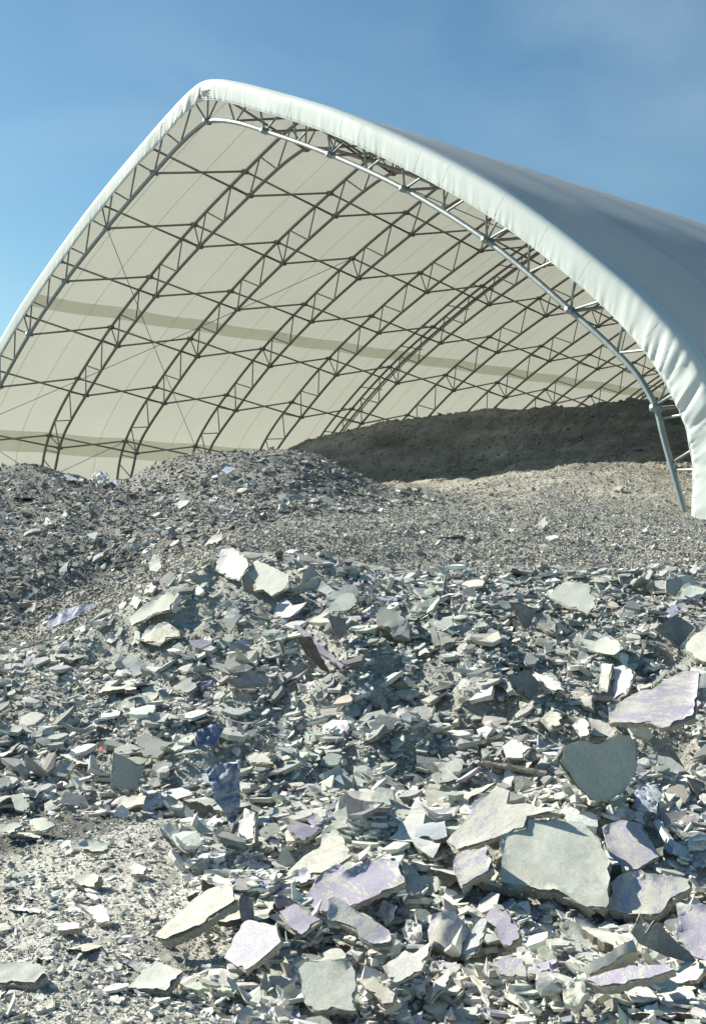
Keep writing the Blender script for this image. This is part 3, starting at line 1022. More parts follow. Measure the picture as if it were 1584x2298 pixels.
def slab_mesh(name, P2, thick, mats, amp=.006, step=.014, curl=(0, 0), warp_amp=.003, crumple=0.0, cell=.045, seed=None, outline=None, lift=0.0):
    bm = bmesh.new()
    pts = ragged(P2, step, amp) if outline is None else outline
    vs = [bm.verts.new((p[0], p[1], 0)) for p in pts]
    fc = bm.faces.new(vs)
    fc.normal_update()
    if fc.normal.z < 0:
        fc.normal_flip()
    bmesh.ops.triangulate(bm, faces=bm.faces[:], quad_method='BEAUTY', ngon_method='BEAUTY')
    for _ in range(4):
        long_e = [e for e in bm.edges if e.calc_length() > cell and not e.is_boundary]
        if not long_e:
            break
        bmesh.ops.subdivide_edges(bm, edges=long_e, cuts=1)
        bmesh.ops.triangulate(bm, faces=[f for f in bm.faces if len(f.verts) > 3])
    ox, oy = seed or (random.uniform(0, 90), random.uniform(0, 90))
    co = np.array([v.co[:] for v in bm.verts])
    z = warp_amp * 2 * fbm(co[:, 0] * 9 + ox, co[:, 1] * 9 + oy, 3)
    z = z + curl[0] * co[:, 0] ** 2 + curl[1] * co[:, 1] ** 2
    if crumple:
        sx = 6.0 / max(np.ptp(co[:, 0]), .05)
        sy = 2.2 / max(np.ptp(co[:, 1]), .05)
        r = fbm(co[:, 0] * sx + ox, co[:, 1] * sy + oy, 2, .5) + .35 * fbm(co[:, 0] * sx * 2.3 + oy, co[:, 1] * sy * 3.7 + ox, 2)
        z = z + crumple * 1.6 * np.abs(r)
    bnd = np.array([v.is_boundary for v in bm.verts])
    if lift:                                    # paper lifts and curls a little along its free edge
        z = z + lift + bnd * np.clip(fbm(co[:, 0] * 7 + oy, co[:, 1] * 7 + ox, 2), 0, 1) * .035
    else:
        z = z - bnd * np.abs(rng.normal(0, thick * .10, len(z)))
    for v, zz in zip(bm.verts, z):
        v.co.z = float(zz)
    top = bm.faces[:]
    for f in top:
        f.material_index = 0
        f.smooth = True
    ext = bmesh.ops.extrude_face_region(bm, geom=top, use_keep_orig=True)
    nv = [g for g in ext['geom'] if isinstance(g, bmesh.types.BMVert)]
    for v in nv:
        v.co.z -= thick * random.uniform(.8, 1.2)
        k = random.uniform(.93, 1.01) if not lift else 1
        v.co.x *= k
        v.co.y *= k
    tops = set(top)
    for f in bm.faces:
        if f not in tops:
            f.material_index = 1 if len(mats) > 1 else 0
            f.smooth = False
    bmesh.ops.recalc_face_normals(bm, faces=bm.faces[:])
    for e in bm.edges:
        if len({f in tops for f in e.link_faces}) > 1:
            e.smooth = False
    me = bpy.data.meshes.new(name)
    bm.to_mesh(me)
    bm.free()
    for m in mats:
        me.materials.append(m)
    return me
def peel(outline, depth):
    """the paper's outline: torn back from the core along some of the edge"""
    P = np.array(outline)
    c = P.mean(0)
    n = len(P)
    ph = random.uniform(0, 50)
    t = np.arange(n) / n
    f1 = np.clip(fbm(np.cos(6.283 * t) * 3.4 + ph, np.sin(6.283 * t) * 3.4 + ph, 2, .5) * 2.4 + .05, 0, 1)
    f2 = np.abs(rng.normal(0, .12, n))
    d = np.linalg.norm(P - c, axis=1)
    k = np.clip((f1 + f2 * (f1 > .02)) * depth / np.maximum(d, 1e-4), 0, .35) + .004
    return [tuple(p) for p in (P + (c - P) * k[:, None])]

def Zm(z, pts):
    ox, oy, s = z
    return [(ox + x / s, oy + y / s) for x, y in pts]
def slab(label, z, pts, nrm, mat, thick=.018, name='plasterboard_chunk', cat='plaster slab', group=None, curl=(0, 0), crumple=0.0, amp=.006, lift=.02, core=None, warp_amp=.003, D=None):
    poly = Zm(z, pts)
    nrm = np.array(nrm, float)
    if nrm[0] < .12:
        nrm = nrm * [1, .8, 1] + [-.2, 0, 0]
    nrm /= np.linalg.norm(nrm)
    lowest = max(poly, key=lambda p: p[1])
    lows = sorted(poly, key=lambda p: -p[1])[:3]
    hits = [h for h in (hit_ground(*p) for p in lows) if h is not None]
    if D is not None:
        anchor = W(lowest[0], lowest[1], D)
    else:
        h = hits[0]
        anchor = CAMP + (h - CAMP) * (1 - lift / max(.5, np.linalg.norm(h - CAMP) * .3))
    P3 = []
    for p in poly:
        d = ray(*p)
        dn = d @ nrm
        if dn > -.12:
            dn = -.12
        t = ((anchor - CAMP) @ nrm) / dn
        P3.append(CAMP + t * d)
    P3 = np.array(P3)
    org = P3.mean(0)
    ax = np.cross(nrm, [0, 1.0, 0])
    if np.linalg.norm(ax) < .2:
        ax = np.array([1.0, 0, 0])
    ax -= nrm * (ax @ nrm)
    ax /= np.linalg.norm(ax)
    ay = np.cross(nrm, ax)
    P2 = [((p - org) @ ax, (p - org) @ ay) for p in P3]
    dist = np.linalg.norm(org - CAMP)
    cm = core or (M_CORE if mat not in ('dark', 'lilac_dark', 'brown', 'teal') else M_CORE_D)
    seed = (random.uniform(0, 90), random.uniform(0, 90))
    film = mat in ('blue', 'lightblue', 'orange') or crumple > 0
    args = dict(curl=curl, warp_amp=warp_amp, crumple=crumple, cell=.0075 * dist, seed=seed)
    outl = ragged(P2, .0024 * dist, amp * dist / 5.5)
    if film:
        args['cell'] = .0028 * dist
        me = slab_mesh(name, P2, thick, [MATS[mat]], outline=outl, **args)
    else:
        me = slab_mesh(name, P2, thick, [cm, cm], outline=outl, **args)
    o = link(name, me)
    o.matrix_world = Matrix(((ax[0], ay[0], nrm[0], org[0]), (ax[1], ay[1], nrm[1], org[1]), (ax[2], ay[2], nrm[2], org[2]), (0, 0, 0, 1)))
    if not film:
        pm = slab_mesh('paper_face', P2, .0012, [MATS[mat]], outline=peel(outl, .0030 * dist), lift=.0022, **args)
        link('paper_face', pm, None, o)
    tag(o, label, cat, group)
    KEEP_OUT.append([(p[0], p[1]) for p in P3])
    if film:
        c0 = P3.mean(0)
        KEEP_OUT.append([(c0[0] - .1, c0[1] - .3), (c0[0] + .1, c0[1] - .3), (c0[0] + .1, c0[1] + .1), (c0[0] - .1, c0[1] + .1)])
    TOPS.append((org, nrm, P3))
    return o

Z2, Z3, Z4, Z5, Z6, Z7 = (200, 1200, 3.168), (650, 1200, 3.168), (1084, 1250, 3.168), (984, 1640, 2.64), (480, 1800, 2.64), (984, 1980, 2.64)
ZL, ZM = (0, 1500, 1.98), (0, 950, 1.98)
S = slab
# lower right cluster
S('largest cream-green slab with broken lower edge, lying in the lower right rubble', Z5, [(365, 625), (455, 585), (520, 580), (530, 520), (700, 530), (850, 545), (960, 640), (1025, 790), (1000, 1060), (880, 1050), (680, 960), (560, 950), (370, 900)], (.02, -.62, .78), 'green', .045, lift=.08)
S('shaded grey-green slab with scored lines, standing steeply above the largest slab', Z5, [(700, 170), (740, 90), (840, 60), (1000, 50), (1060, 20), (1130, 30), (1175, 90), (1170, 250), (1090, 370), (1010, 410), (930, 420), (800, 310), (740, 230)], (.42, -.86, .22), 'teal', .03, lift=.06)
S('narrow white paper strip curling along the shaded slab\'s right edge', Z5, [(1130, 30), (1160, 40), (1172, 180), (1150, 190), (1140, 100)], (-.75, -.5, .4), 'pale', .008, 'paper_strip', 'paper strip', lift=.10)
S('lilac slab with pale scratches on the right of the largest slab', Z5, [(965, 570), (1080, 530), (1200, 560), (1250, 640), (1310, 750), (1160, 830), (1060, 830), (1020, 770), (990, 680)], (-.05, -.62, .78), 'lilac_full', .02, lift=.06)
S('cream slab with lilac patches and thick torn lower edge, below the scratched lilac slab', Z5, [(1010, 900), (1060, 860), (1200, 840), (1380, 860), (1500, 880), (1490, 930), (1380, 1010), (1290, 1100), (1170, 1100), (1000, 1065)], (0, -.55, .83), 'lilac', .04, lift=.06)
S('long worn lilac board running down to the left of the largest slab', Z5, [(45, 650), (340, 325), (420, 350), (400, 430), (520, 430), (720, 490), (520, 505), (515, 580), (370, 620), (130, 710), (90, 725)], (-.12, -.6, .79), 'lilac', .02, lift=.05)
S('small thick lilac-faced block left of the largest slab', Z5, [(90, 740), (140, 710), (290, 690), (325, 810), (130, 930), (85, 820)], (-.1, -.6, .8), 'lilac', .045, lift=.05)
S('crumpled light blue film scrap beside the shaded slab', Z5, [(1160, 370), (1200, 335), (1290, 320), (1325, 390), (1300, 420), (1290, 490), (1180, 480), (1170, 420)], (-.2, -.75, .6), 'lightblue', .004, 'blue_film', 'plastic scrap', crumple=.02, lift=.05)
S('small white flake just below the light blue scrap', Z5, [(1120, 490), (1180, 480), (1230, 500), (1220, 560), (1150, 530)], (-.2, -.5, .85), 'pale', .01, lift=.04)
S('white rounded flake at the upper end of the long wooden stick', Z5, [(380, 90), (440, 45), (550, 100), (500, 160), (400, 165)], (-.2, -.6, .8), 'pale', .015, lift=.04)
S('small white hooked flake beside the shorter stick', Z5, [(385, 250), (420, 225), (460, 270), (430, 330), (370, 315)], (-.2, -.6, .75), 'pale', .008, lift=.03)
S('large lilac and cream slab jutting out at the right edge', Z4, [(890, 1080), (1020, 1000), (1110, 950), (1190, 945), (1310, 860), (1400, 815), (1540, 815), (1500, 1150), (1270, 1220), (1180, 1180), (890, 1180)], (-.08, -.6, .8), 'lilac', .035, lift=.10)
S('big bright cream slab cut off by the right picture edge', Z4, [(1390, 640), (1584, 490), (1650, 480), (1650, 770), (1500, 720)], (-.15, -.55, .83), 'cream', .03, lift=.06)
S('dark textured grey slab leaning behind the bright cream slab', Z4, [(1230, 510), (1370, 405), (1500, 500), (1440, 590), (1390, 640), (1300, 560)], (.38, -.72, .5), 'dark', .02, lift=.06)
S('white torn upright flake left of the jutting lilac slab', Z4, [(930, 780), (1000, 770), (1080, 820), (1020, 980), (930, 1020), (920, 900)], (-.5, -.62, .5), 'lilac_pale', .02, lift=.05)
S('slim white vertical flake left of the torn upright flake', Z4, [(840, 760), (920, 760), (880, 960), (820, 950)], (-.5, -.62, .5), 'pale', .015, lift=.05)
S('rounded tan lump of plaster below the white upright flakes', Z4, [(680, 990), (720, 950), (770, 980), (775, 1080), (700, 1060)], (-.2, -.7, .6), 'cream', .05, lift=.04, curl=(-2, -2))
S('lilac fragment just above the shaded grey-green slab', Z4, [(740, 1140), (900, 1180), (970, 1240), (900, 1290), (770, 1280), (760, 1180)], (-.1, -.6, .8), 'lilac', .015, lift=.04)
S('cream fragment left of the lilac fragment above the shaded slab', Z4, [(620, 1200), (690, 1140), (750, 1170), (760, 1270), (690, 1285)], (-.15, -.6, .78), 'pale', .015, lift=.04)
S('whitish crusted piece farther left of the cream fragment', Z4, [(400, 1150), (480, 1090), (560, 1120), (560, 1210), (470, 1230)], (-.1, -.6, .8), 'cream', .02, lift=.04)
# crest, right half
S('grey-green slab with bitten right edge on the crest of the front heap', Z4, [(460, 280), (520, 210), (580, 175), (700, 195), (760, 220), (815, 315), (740, 410), (665, 370), (600, 365), (530, 330)], (-.1, -.68, .72), 'green', .018, lift=.05)
S('thin cream shell lying at the crest left of the bitten slab', Z4, [(100, 150), (160, 140), (280, 180), (270, 200), (150, 190)], (.1, -.62, .7), 'cream', .012, lift=.03)
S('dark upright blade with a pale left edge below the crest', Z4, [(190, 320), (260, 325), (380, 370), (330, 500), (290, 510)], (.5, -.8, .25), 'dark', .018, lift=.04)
S('grey five-sided chunk below the bitten slab', Z4, [(375, 470), (460, 400), (530, 490), (520, 550), (440, 520)], (-.1, -.75, .6), 'grey', .04, lift=.04)
S('grey-green bowl-shaped flake in the middle of the right slope', Z4, [(660, 590), (800, 600), (900, 560), (1000, 660), (930, 710), (760, 670)], (-.1, -.5, .85), 'green', .012, lift=.04, curl=(.5, .5))
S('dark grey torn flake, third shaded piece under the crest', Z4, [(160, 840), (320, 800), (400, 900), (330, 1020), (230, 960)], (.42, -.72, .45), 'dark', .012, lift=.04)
S('curled pale flake beside the dark torn flake', Z4, [(360, 820), (430, 840), (530, 880), (580, 950), (500, 960), (420, 900)], (-.3, -.5, .8), 'pale', .008, lift=.05, curl=(-3, 0))
S('greyish slab standing near the right end of the crest', Z4, [(1300, 160), (1400, 140), (1420, 190), (1370, 280), (1295, 250)], (.25, -.8, .5), 'grey', .018, lift=.04)
S('grey oval flake lower on the slope left of the curled pale flake', Z4, [(25, 530), (60, 500), (165, 590), (155, 655), (90, 620)], (.1, -.7, .65), 'bluegrey', .012, lift=.03)
# crest, left half
S('white and lilac corner piece at the highest point of the front heap', Z2, [(900, 250), (950, 110), (1030, 100), (1110, 140), (1140, 230), (1070, 330), (980, 310)], (-.35, -.66, .62), 'lilac_pale', .02, lift=.05)
S('big pale green slab leaning beside the heap\'s highest point', Z2, [(1140, 230), (1190, 175), (1260, 210), (1420, 290), (1420, 370), (1300, 440), (1240, 390), (1170, 400)], (-.3, -.7, .65), 'green', .025, lift=.06)
S('dark side piece, its shade coloured in, left of the big pale green slab', Z2, [(1085, 300), (1140, 240), (1170, 400), (1100, 390)], (.6, -.78, .1), 'dark', .02, lift=.05)  # the pale green slab's shaded side, its shade put into the dark grey
S('small white cap stone lying on the crest', Z2, [(1380, 130), (1430, 105), (1495, 112), (1450, 138)], (-.1, -.5, .85), 'pale', .02, lift=.05)
S('long pale green flake on the heap\'s left shoulder', Z2, [(275, 600), (380, 520), (470, 450), (540, 410), (620, 450), (590, 540), (480, 560), (310, 650)], (-.2, -.62, .75), 'green', .012, lift=.04)
S('cream pointed flake below the long pale green flake', Z2, [(330, 740), (440, 660), (540, 615), (640, 680), (650, 720), (560, 740), (500, 790), (430, 775)], (-.15, -.62, .77), 'cream', .015, lift=.04)
S('grey triangular flake pointing down in the middle left of the heap', Z2, [(920, 600), (1090, 560), (1040, 650), (1000, 700)], (0, -.7, .7), 'grey', .012, lift=.04)
S('shiny white and lilac scoop below the big pale green slab', Z2, [(1330, 490), (1400, 450), (1450, 500), (1560, 495), (1430, 590), (1320, 600)], (-.3, -.6, .75), 'lilac_pale', .012, lift=.04, curl=(1.0, 0))
S('grey slate-like slab resting on a dark lilac board', Z2, [(950, 930), (990, 850), (1170, 900), (1220, 980), (1020, 990)], (.05, -.66, .74), 'grey', .015, lift=.05)
S('dark lilac board end under the slate-like slab', Z2, [(980, 1040), (1140, 960), (1280, 1010), (1270, 1070), (1060, 1085)], (.15, -.85, .45), 'lilac_dark', .03, lift=.05)
S('blue-grey crackled flake on the heap\'s lower left shoulder', Z2, [(235, 900), (290, 860), (390, 900), (415, 980), (330, 1020)], (.05, -.66, .74), 'bluegrey', .012, lift=.04)
S('grey hump-backed flake left of the dark lilac board', Z2, [(580, 1080), (730, 1010), (770, 1080), (700, 1140), (620, 1110)], (-.1, -.62, .75), 'grey', .015, lift=.04, curl=(-1.5, 0))
S('dull grey-green flake in a hollow left of the hump-backed flake', Z2, [(630, 950), (740, 910), (730, 960), (680, 990)], (-.1, -.6, .78), 'green', .01, lift=.03)
S('small white two-lobed flake on the heap\'s left edge', Z2, [(285, 500), (330, 445), (385, 470), (340, 530)], (-.3, -.6, .7), 'pale', .012, lift=.03)
S('pale upright flake standing in the gravel chute', Z2, [(400, 420), (450, 350), (480, 370), (450, 410)], (-.3, -.6, .7), 'pale', .015, lift=.03)
S('teal-grey slab with broken lower rim on the crest right of the peak', Z3, [(190, 390), (230, 330), (330, 400), (460, 420), (490, 510), (400, 550), (290, 560), (260, 430)], (-.1, -.66, .72), 'teal', .02, lift=.05)
S('rugged grey boulder-like plaster block at the middle of the crest', Z3, [(610, 590), (640, 510), (750, 540), (800, 540), (850, 640), (850, 740), (740, 730), (700, 680), (620, 650)], (-.1, -.82, .5), 'grey', .10, name='plaster_block', cat='plaster block', lift=.05)
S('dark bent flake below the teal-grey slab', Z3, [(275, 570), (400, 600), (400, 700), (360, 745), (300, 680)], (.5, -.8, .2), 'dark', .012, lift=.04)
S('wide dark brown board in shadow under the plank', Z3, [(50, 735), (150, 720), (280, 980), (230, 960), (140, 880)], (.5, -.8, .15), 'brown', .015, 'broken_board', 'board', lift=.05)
S('long narrow dark plank slanting down the middle of the heap', Z3, [(25, 640), (60, 640), (395, 945), (375, 965), (200, 830)], (-.25, -.6, .75), 'lilac_dark', .025, 'plank', 'plank', lift=.06)
S('slim upright grey chip right of the boulder-like block', Z3, [(1000, 680), (1030, 655), (1070, 780), (1020, 790)], (-.2, -.8, .5), 'grey', .02, lift=.03)
S('blue-grey flake on the slope below the boulder-like block', Z3, [(1405, 680), (1430, 660), (1540, 730), (1530, 810), (1460, 760)], (.1, -.7, .65), 'bluegrey', .012, lift=.03)
S('tall curled grey flake beside the peak piece', Z3, [(70, 360), (100, 260), (160, 205), (200, 290), (150, 310), (120, 350)], (.3, -.8, .4), 'grey', .01, lift=.04, curl=(2, 0))
# lower middle
S('long slab with lilac upper half in the lower middle of the picture', Z6, [(530, 640), (545, 550), (600, 470), (740, 370), (800, 420), (950, 330), (1110, 350), (1135, 450), (1130, 480), (820, 620), (650, 660)], (-.1, -.58, .8), 'lilac', .028, lift=.06)
S('broad cream sheet with ragged peak behind the long lilac slab', Z6, [(390, 470), (520, 330), (630, 260), (650, 180), (710, 140), (760, 200), (820, 320), (640, 430), (590, 420), (480, 460)], (-.15, -.55, .83), 'cream', .012, lift=.04)
S('long cream-topped plank of layered board in the lower left', ZL, [(690, 1190), (790, 1090), (900, 990), (1020, 955), (1050, 1040), (850, 1170), (740, 1215)], (-.15, -.5, .85), 'cream', .035, lift=.05)
S('pale lilac slab tilted up near the bottom, left of centre', Z6, [(60, 920), (120, 800), (170, 720), (200, 695), (370, 730), (400, 830), (270, 940), (180, 1005)], (-.2, -.62, .76), 'lilac_pale', .025, lift=.06)
S('square cream-green slab with small pits at the bottom centre', Z6, [(500, 990), (540, 950), (690, 930), (810, 960), (845, 1020), (830, 1240), (580, 1235), (530, 1180)], (0, -.66, .75), 'green', .03, lift=.06)
S('cream slab with a thin lilac corner right of the square slab', Z6, [(860, 1060), (960, 1040), (1080, 1140), (1060, 1190), (1000, 1200), (950, 1140)], (-.1, -.6, .8), 'cream', .02, lift=.04)
S('folded pale sheet with a blue crease at the bottom centre right', Z6, [(1000, 980), (1130, 880), (1180, 895), (1300, 850), (1230, 1000), (1080, 1075), (1040, 1050)], (-.2, -.55, .8), 'pale', .012, lift=.06, curl=(1.2, 0))
S('lilac-streaked board slanting down right below the long lilac slab', Z6, [(680, 580), (720, 560), (900, 680), (1040, 760), (1060, 850), (960, 860), (780, 740), (670, 690)], (.1, -.62, .75), 'lilac', .02, lift=.06)
S('white upright slab under the hanging blue film', Z6, [(130, 230), (165, 120), (190, 40), (245, 60), (245, 240), (180, 290)], (-.42, -.62, .65), 'pale', .025, lift=.05)
S('lilac-tinted wedge right of the white upright slab', Z6, [(430, 130), (640, 150), (540, 230), (480, 220)], (.1, -.62, .75), 'lilac', .02, lift=.04)
S('small lilac chip leaning on the broad cream sheet', Z6, [(440, 470), (490, 400), (550, 390), (590, 460), (520, 490)], (-.2, -.62, .76), 'lilac_pale', .012, lift=.06)
S('dark purple chip standing on edge above the pale lilac slab', Z6, [(145, 600), (160, 540), (230, 580), (240, 690), (165, 710)], (.32, -.88, .2), 'lilac_dark', .01, lift=.04)
S('dark lilac scrap between the purple chip and the long lilac slab', Z6, [(360, 570), (400, 545), (500, 600), (380, 630)], (.32, -.82, .35), 'lilac_dark', .01, lift=.05)
S('lilac and cream broken panel below the dark lilac scrap', Z6, [(390, 650), (480, 600), (540, 640), (640, 700), (520, 790), (450, 740)], (-.05, -.6, .8), 'lilac', .018, lift=.05)
S('rounded rough plaster lump with a lilac flank in the lower middle right', Z6, [(1260, 740), (1290, 660), (1340, 640), (1440, 660), (1510, 740), (1480, 850), (1400, 900), (1270, 820)], (.05, -.75, .6), 'lilac', .08, 'plaster_block', 'plaster block', lift=.05, curl=(-3.5, -1.0), warp_amp=.01)
S('pale bluish strip leaning right of the rounded lump', Z6, [(1430, 890), (1520, 760), (1584, 690), (1620, 700), (1560, 890), (1490, 940)], (-.3, -.58, .75), 'bluegrey', .01, lift=.05)
S('thin pale shard standing at the bottom right of centre', Z6, [(1280, 1200), (1310, 1050), (1420, 1000), (1380, 1090)], (-.3, -.62, .7), 'pale', .008, lift=.04)
S('crumpled grey and white paper ball above the rounded lump', Z6, [(960, 660), (1010, 590), (1090, 620), (1060, 700), (1030, 740)], (-.2, -.75, .6), 'lilac_pale', .008, 'crumpled_paper', 'paper', lift=.05, crumple=.03)
S('white twisted paper curl right of the crumpled ball', Z6, [(1120, 760), (1160, 700), (1230, 730), (1240, 790), (1180, 850), (1130, 810)], (-.2, -.7, .65), 'pale', .01, 'crumpled_paper', 'paper', lift=.05, crumple=.02)
# lower right corner
S('lilac-faced block with torn top under the largest slab', Z7, [(250, 220), (330, 150), (440, 220), (480, 280), (490, 320), (420, 380), (380, 370), (320, 270)], (-.15, -.66, .72), 'lilac', .035, lift=.06)
S('cream-grey triangular slab in the hollow under the largest slab', Z7, [(710, 240), (800, 235), (1000, 290), (1040, 330), (1000, 360), (860, 460), (770, 330)], (0, -.62, .78), 'green', .02, lift=.05)
S('oval lilac-dusted board near the bottom right', Z7, [(310, 480), (420, 425), (510, 470), (520, 560), (360, 555)], (0, -.55, .82), 'lilac', .018, lift=.05)
S('short wooden-grained lilac piece meeting the oval board', Z7, [(520, 560), (530, 510), (700, 450), (700, 480), (600, 545)], (-.15, -.5, .85), 'lilac', .02, lift=.05)
S('long lilac-edged plank lying level in the bottom right corner', Z7, [(860, 580), (1100, 500), (1350, 490), (1400, 520), (1250, 570), (950, 620)], (-.1, -.45, .88), 'lilac', .03, 'plank', 'plank', lift=.06)
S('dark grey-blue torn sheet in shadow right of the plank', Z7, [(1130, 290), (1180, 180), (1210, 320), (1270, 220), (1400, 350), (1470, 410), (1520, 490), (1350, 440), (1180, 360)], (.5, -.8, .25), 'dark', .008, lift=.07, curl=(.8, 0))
S('large lilac speckled slab cut off at the right edge near the bottom', Z7, [(1400, 120), (1660, 150), (1660, 500), (1500, 440), (1380, 330), (1420, 240)], (-.08, -.6, .8), 'lilac_full', .03, lift=.06)
S('crumbling cream plaster clump left of the level plank', Z7, [(730, 600), (850, 590), (890, 650), (800, 750), (740, 710)], (-.1, -.6, .78), 'cream', .03, lift=.04, crumple=.015)
S('rough rounded log-like plaster roll above the level plank', Z7, [(850, 490), (1020, 400), (1150, 330), (1165, 385), (1010, 480), (870, 550)], (-.1, -.7, .6), 'grey', .07, 'plaster_block', 'plaster block', lift=.05, curl=(-2, -4), warp_amp=.012)
# left and lower left
S('crumpled dark blue plastic film hanging down the middle of the slope', ZL, [(920, 440), (990, 415), (1060, 420), (1066, 540), (1070, 620), (1040, 700), (1000, 650), (955, 590), (935, 510)], (.25, -.86, .35), 'blue', .004, 'blue_film', 'plastic film', lift=.06, crumple=.05, curl=(-3, 0))
S('small crumpled blue film above the hanging film', ZL, [(880, 280), (940, 255), (1000, 260), (950, 350), (875, 340)], (.1, -.8, .5), 'blue', .004, 'blue_film', 'plastic film', lift=.05, crumple=.035)
S('smooth grey flake half buried left of the hanging film', ZL, [(600, 310), (650, 290), (780, 330), (700, 400), (640, 390)], (.05, -.64, .74), 'grey', .012, lift=.04)
S('grey slab in shade with a bright diagonal edge left of the hanging film', ZL, [(505, 370), (560, 395), (640, 440), (600, 540), (490, 530)], (.42, -.78, .4), 'grey', .015, lift=.04)
S('blue-grey square flake right of the hanging film', ZL, [(1415, 480), (1510, 440), (1580, 510), (1470, 560)], (-.05, -.7, .7), 'bluegrey', .01, lift=.04)
S('blue-grey pointed flake below left of the hanging film', ZL, [(720, 700), (760, 690), (825, 750), (800, 805)], (-.1, -.7, .65), 'bluegrey', .01, lift=.03)
S('white angular flake on the bare ground in the lower left', ZL, [(360, 1060), (460, 1045), (495, 1130), (440, 1135), (400, 1090)], (-.1, -.4, .9), 'pale', .015, lift=.02)
S('pale greenish four-sided slab at the bottom left', ZL, [(560, 1420), (690, 1300), (815, 1350), (740, 1440)], (-.1, -.5, .85), 'green', .018, lift=.03)
S('narrow white block lying left of the angular flake', ZL, [(230, 1130), (350, 1125), (355, 1155), (260, 1165)], (-.1, -.4, .9), 'pale', .02, lift=.02)
S('pair-stacked cream chunk on the bare ground, upper left of the angular flake', ZL, [(320, 940), (390, 905), (450, 920), (420, 970), (370, 970)], (-.1, -.5, .85), 'cream', .035, lift=.03)
S('low grey rock-like slab at the left picture edge near the bottom', ZL, [(-20, 1310), (150, 1280), (210, 1360), (160, 1410), (-20, 1400)], (0, -.4, .9), 'grey', .05, lift=.02, warp_amp=.012)
S('pale curled flake in the middle left, above the bare ground', ZL, [(130, 670), (200, 665), (245, 690), (200, 725), (140, 720)], (-.1, -.5, .85), 'green', .01, lift=.04, curl=(-1.5, 0))
S('greenish curled flake at the left picture edge', ZL, [(0, 700), (60, 680), (100, 690), (60, 740), (0, 735)], (-.1, -.55, .8), 'green', .012, lift=.04, curl=(-2, 0))
S('broad pale flake right of the curled flakes in the middle left', ZL, [(345, 800), (360, 770), (490, 780), (480, 815), (400, 825)], (0, -.55, .82), 'green', .012, lift=.04)
S('long cream curl across the middle left slope', ZL, [(490, 600), (560, 575), (650, 565), (640, 600), (540, 640)], (-.2, -.45, .85), 'cream', .008, lift=.05, curl=(-1, 0))
S('thick grey-cream chip right of the hanging film, upper', ZL, [(1090, 390), (1130, 370), (1200, 375), (1215, 425), (1110, 420)], (-.1, -.62, .76), 'cream', .025, lift=.04)
S('round-topped pale flake in the left middle slope', ZL, [(50, 570), (90, 555), (135, 590), (130, 640), (70, 630)], (0, -.65, .72), 'green', .015, lift=.03)
S('grey broken flake stack in the lower centre left', ZL, [(565, 880), (600, 860), (655, 885), (640, 915), (580, 915)], (-.1, -.5, .85), 'pale', .015, lift=.03)
S('small orange-red plastic scrap in the left middle of the slope', ZL, [(440, 375), (444, 350), (460, 345), (456, 372)], (-.1, -.8, .5), 'orange', .004, 'plastic_scrap', 'plastic scrap', lift=.05, crumple=.01)
# mounds behind
S('blue plastic sheet lying at the foot of the debris mound', ZM, [(205, 915), (220, 860), (300, 825), (380, 808), (450, 800), (380, 840), (290, 890)], (-.05, -.66, .72), 'blue', .005, 'blue_sheet', 'plastic sheet', lift=.06, crumple=.02)
S('small blue sheet on the saddle between the two mounds', ZM, [(450, 285), (520, 250), (542, 262), (500, 290)], (-.1, -.7, .7), 'blue', .005, 'blue_sheet', 'plastic sheet', lift=.1, crumple=.02)
S('white folded bundle on the saddle beside the small blue sheet', ZM, [(412, 230), (440, 215), (480, 225), (490, 255), (440, 290), (415, 262)], (-.2, -.75, .6), 'pale', .03, 'folded_bundle', 'bundle', lift=.1, crumple=.12)
S('blue-tinted square flake near the top of the debris mound', ZM, [(985, 210), (1005, 190), (1050, 200), (1010, 225)], (-.1, -.7, .7), 'lightblue', .015, lift=.06)
S('pale flake pair halfway up the debris mound', ZM, [(775, 360), (800, 343), (850, 345), (830, 365), (800, 382)], (-.1, -.7, .7), 'pale', .02, lift=.06)
S('pale curled flake at the right foot of the debris mound', ZM, [(900, 540), (960, 490), (1005, 490), (970, 542)], (-.2, -.7, .65), 'cream', .015, lift=.06, curl=(-1, 0))
S('light grey shield-shaped flake at the mound\'s foot beside the gravel chute', ZM, [(660, 620), (690, 580), (720, 590), (718, 640), (700, 662), (665, 655)], (-.15, -.7, .68), 'pale', .015, lift=.05)
S('white flake high on the left mound', ZM, [(272, 410), (290, 390), (305, 405), (290, 425)], (-.2, -.7, .65), 'pale', .015, lift=.05)
S('white ragged flake left of the high white flake on the left mound', ZM, [(195, 450), (205, 415), (225, 425), (235, 455), (210, 460)], (-.2, -.7, .65), 'pale', .015, lift=.05)
S('pale lens-shaped flake on the gravel slope', (784, 850, 1.98), [(868, 705), (920, 690), (930, 708), (885, 722)], (-.1, -.6, .8), 'pale', .02, lift=.05)
S('pale rough block above the lens-shaped flake on the gravel', (784, 850, 1.98), [(835, 640), (870, 610), (885, 650), (850, 668)], (-.1, -.65, .75), 'cream', .04, lift=.05)
S('whitish block at the top of the gravel slope below the shade line', (784, 850, 1.98), [(1175, 490), (1195, 470), (1215, 480), (1205, 502)], (-.1, -.65, .75), 'cream', .05, lift=.05)

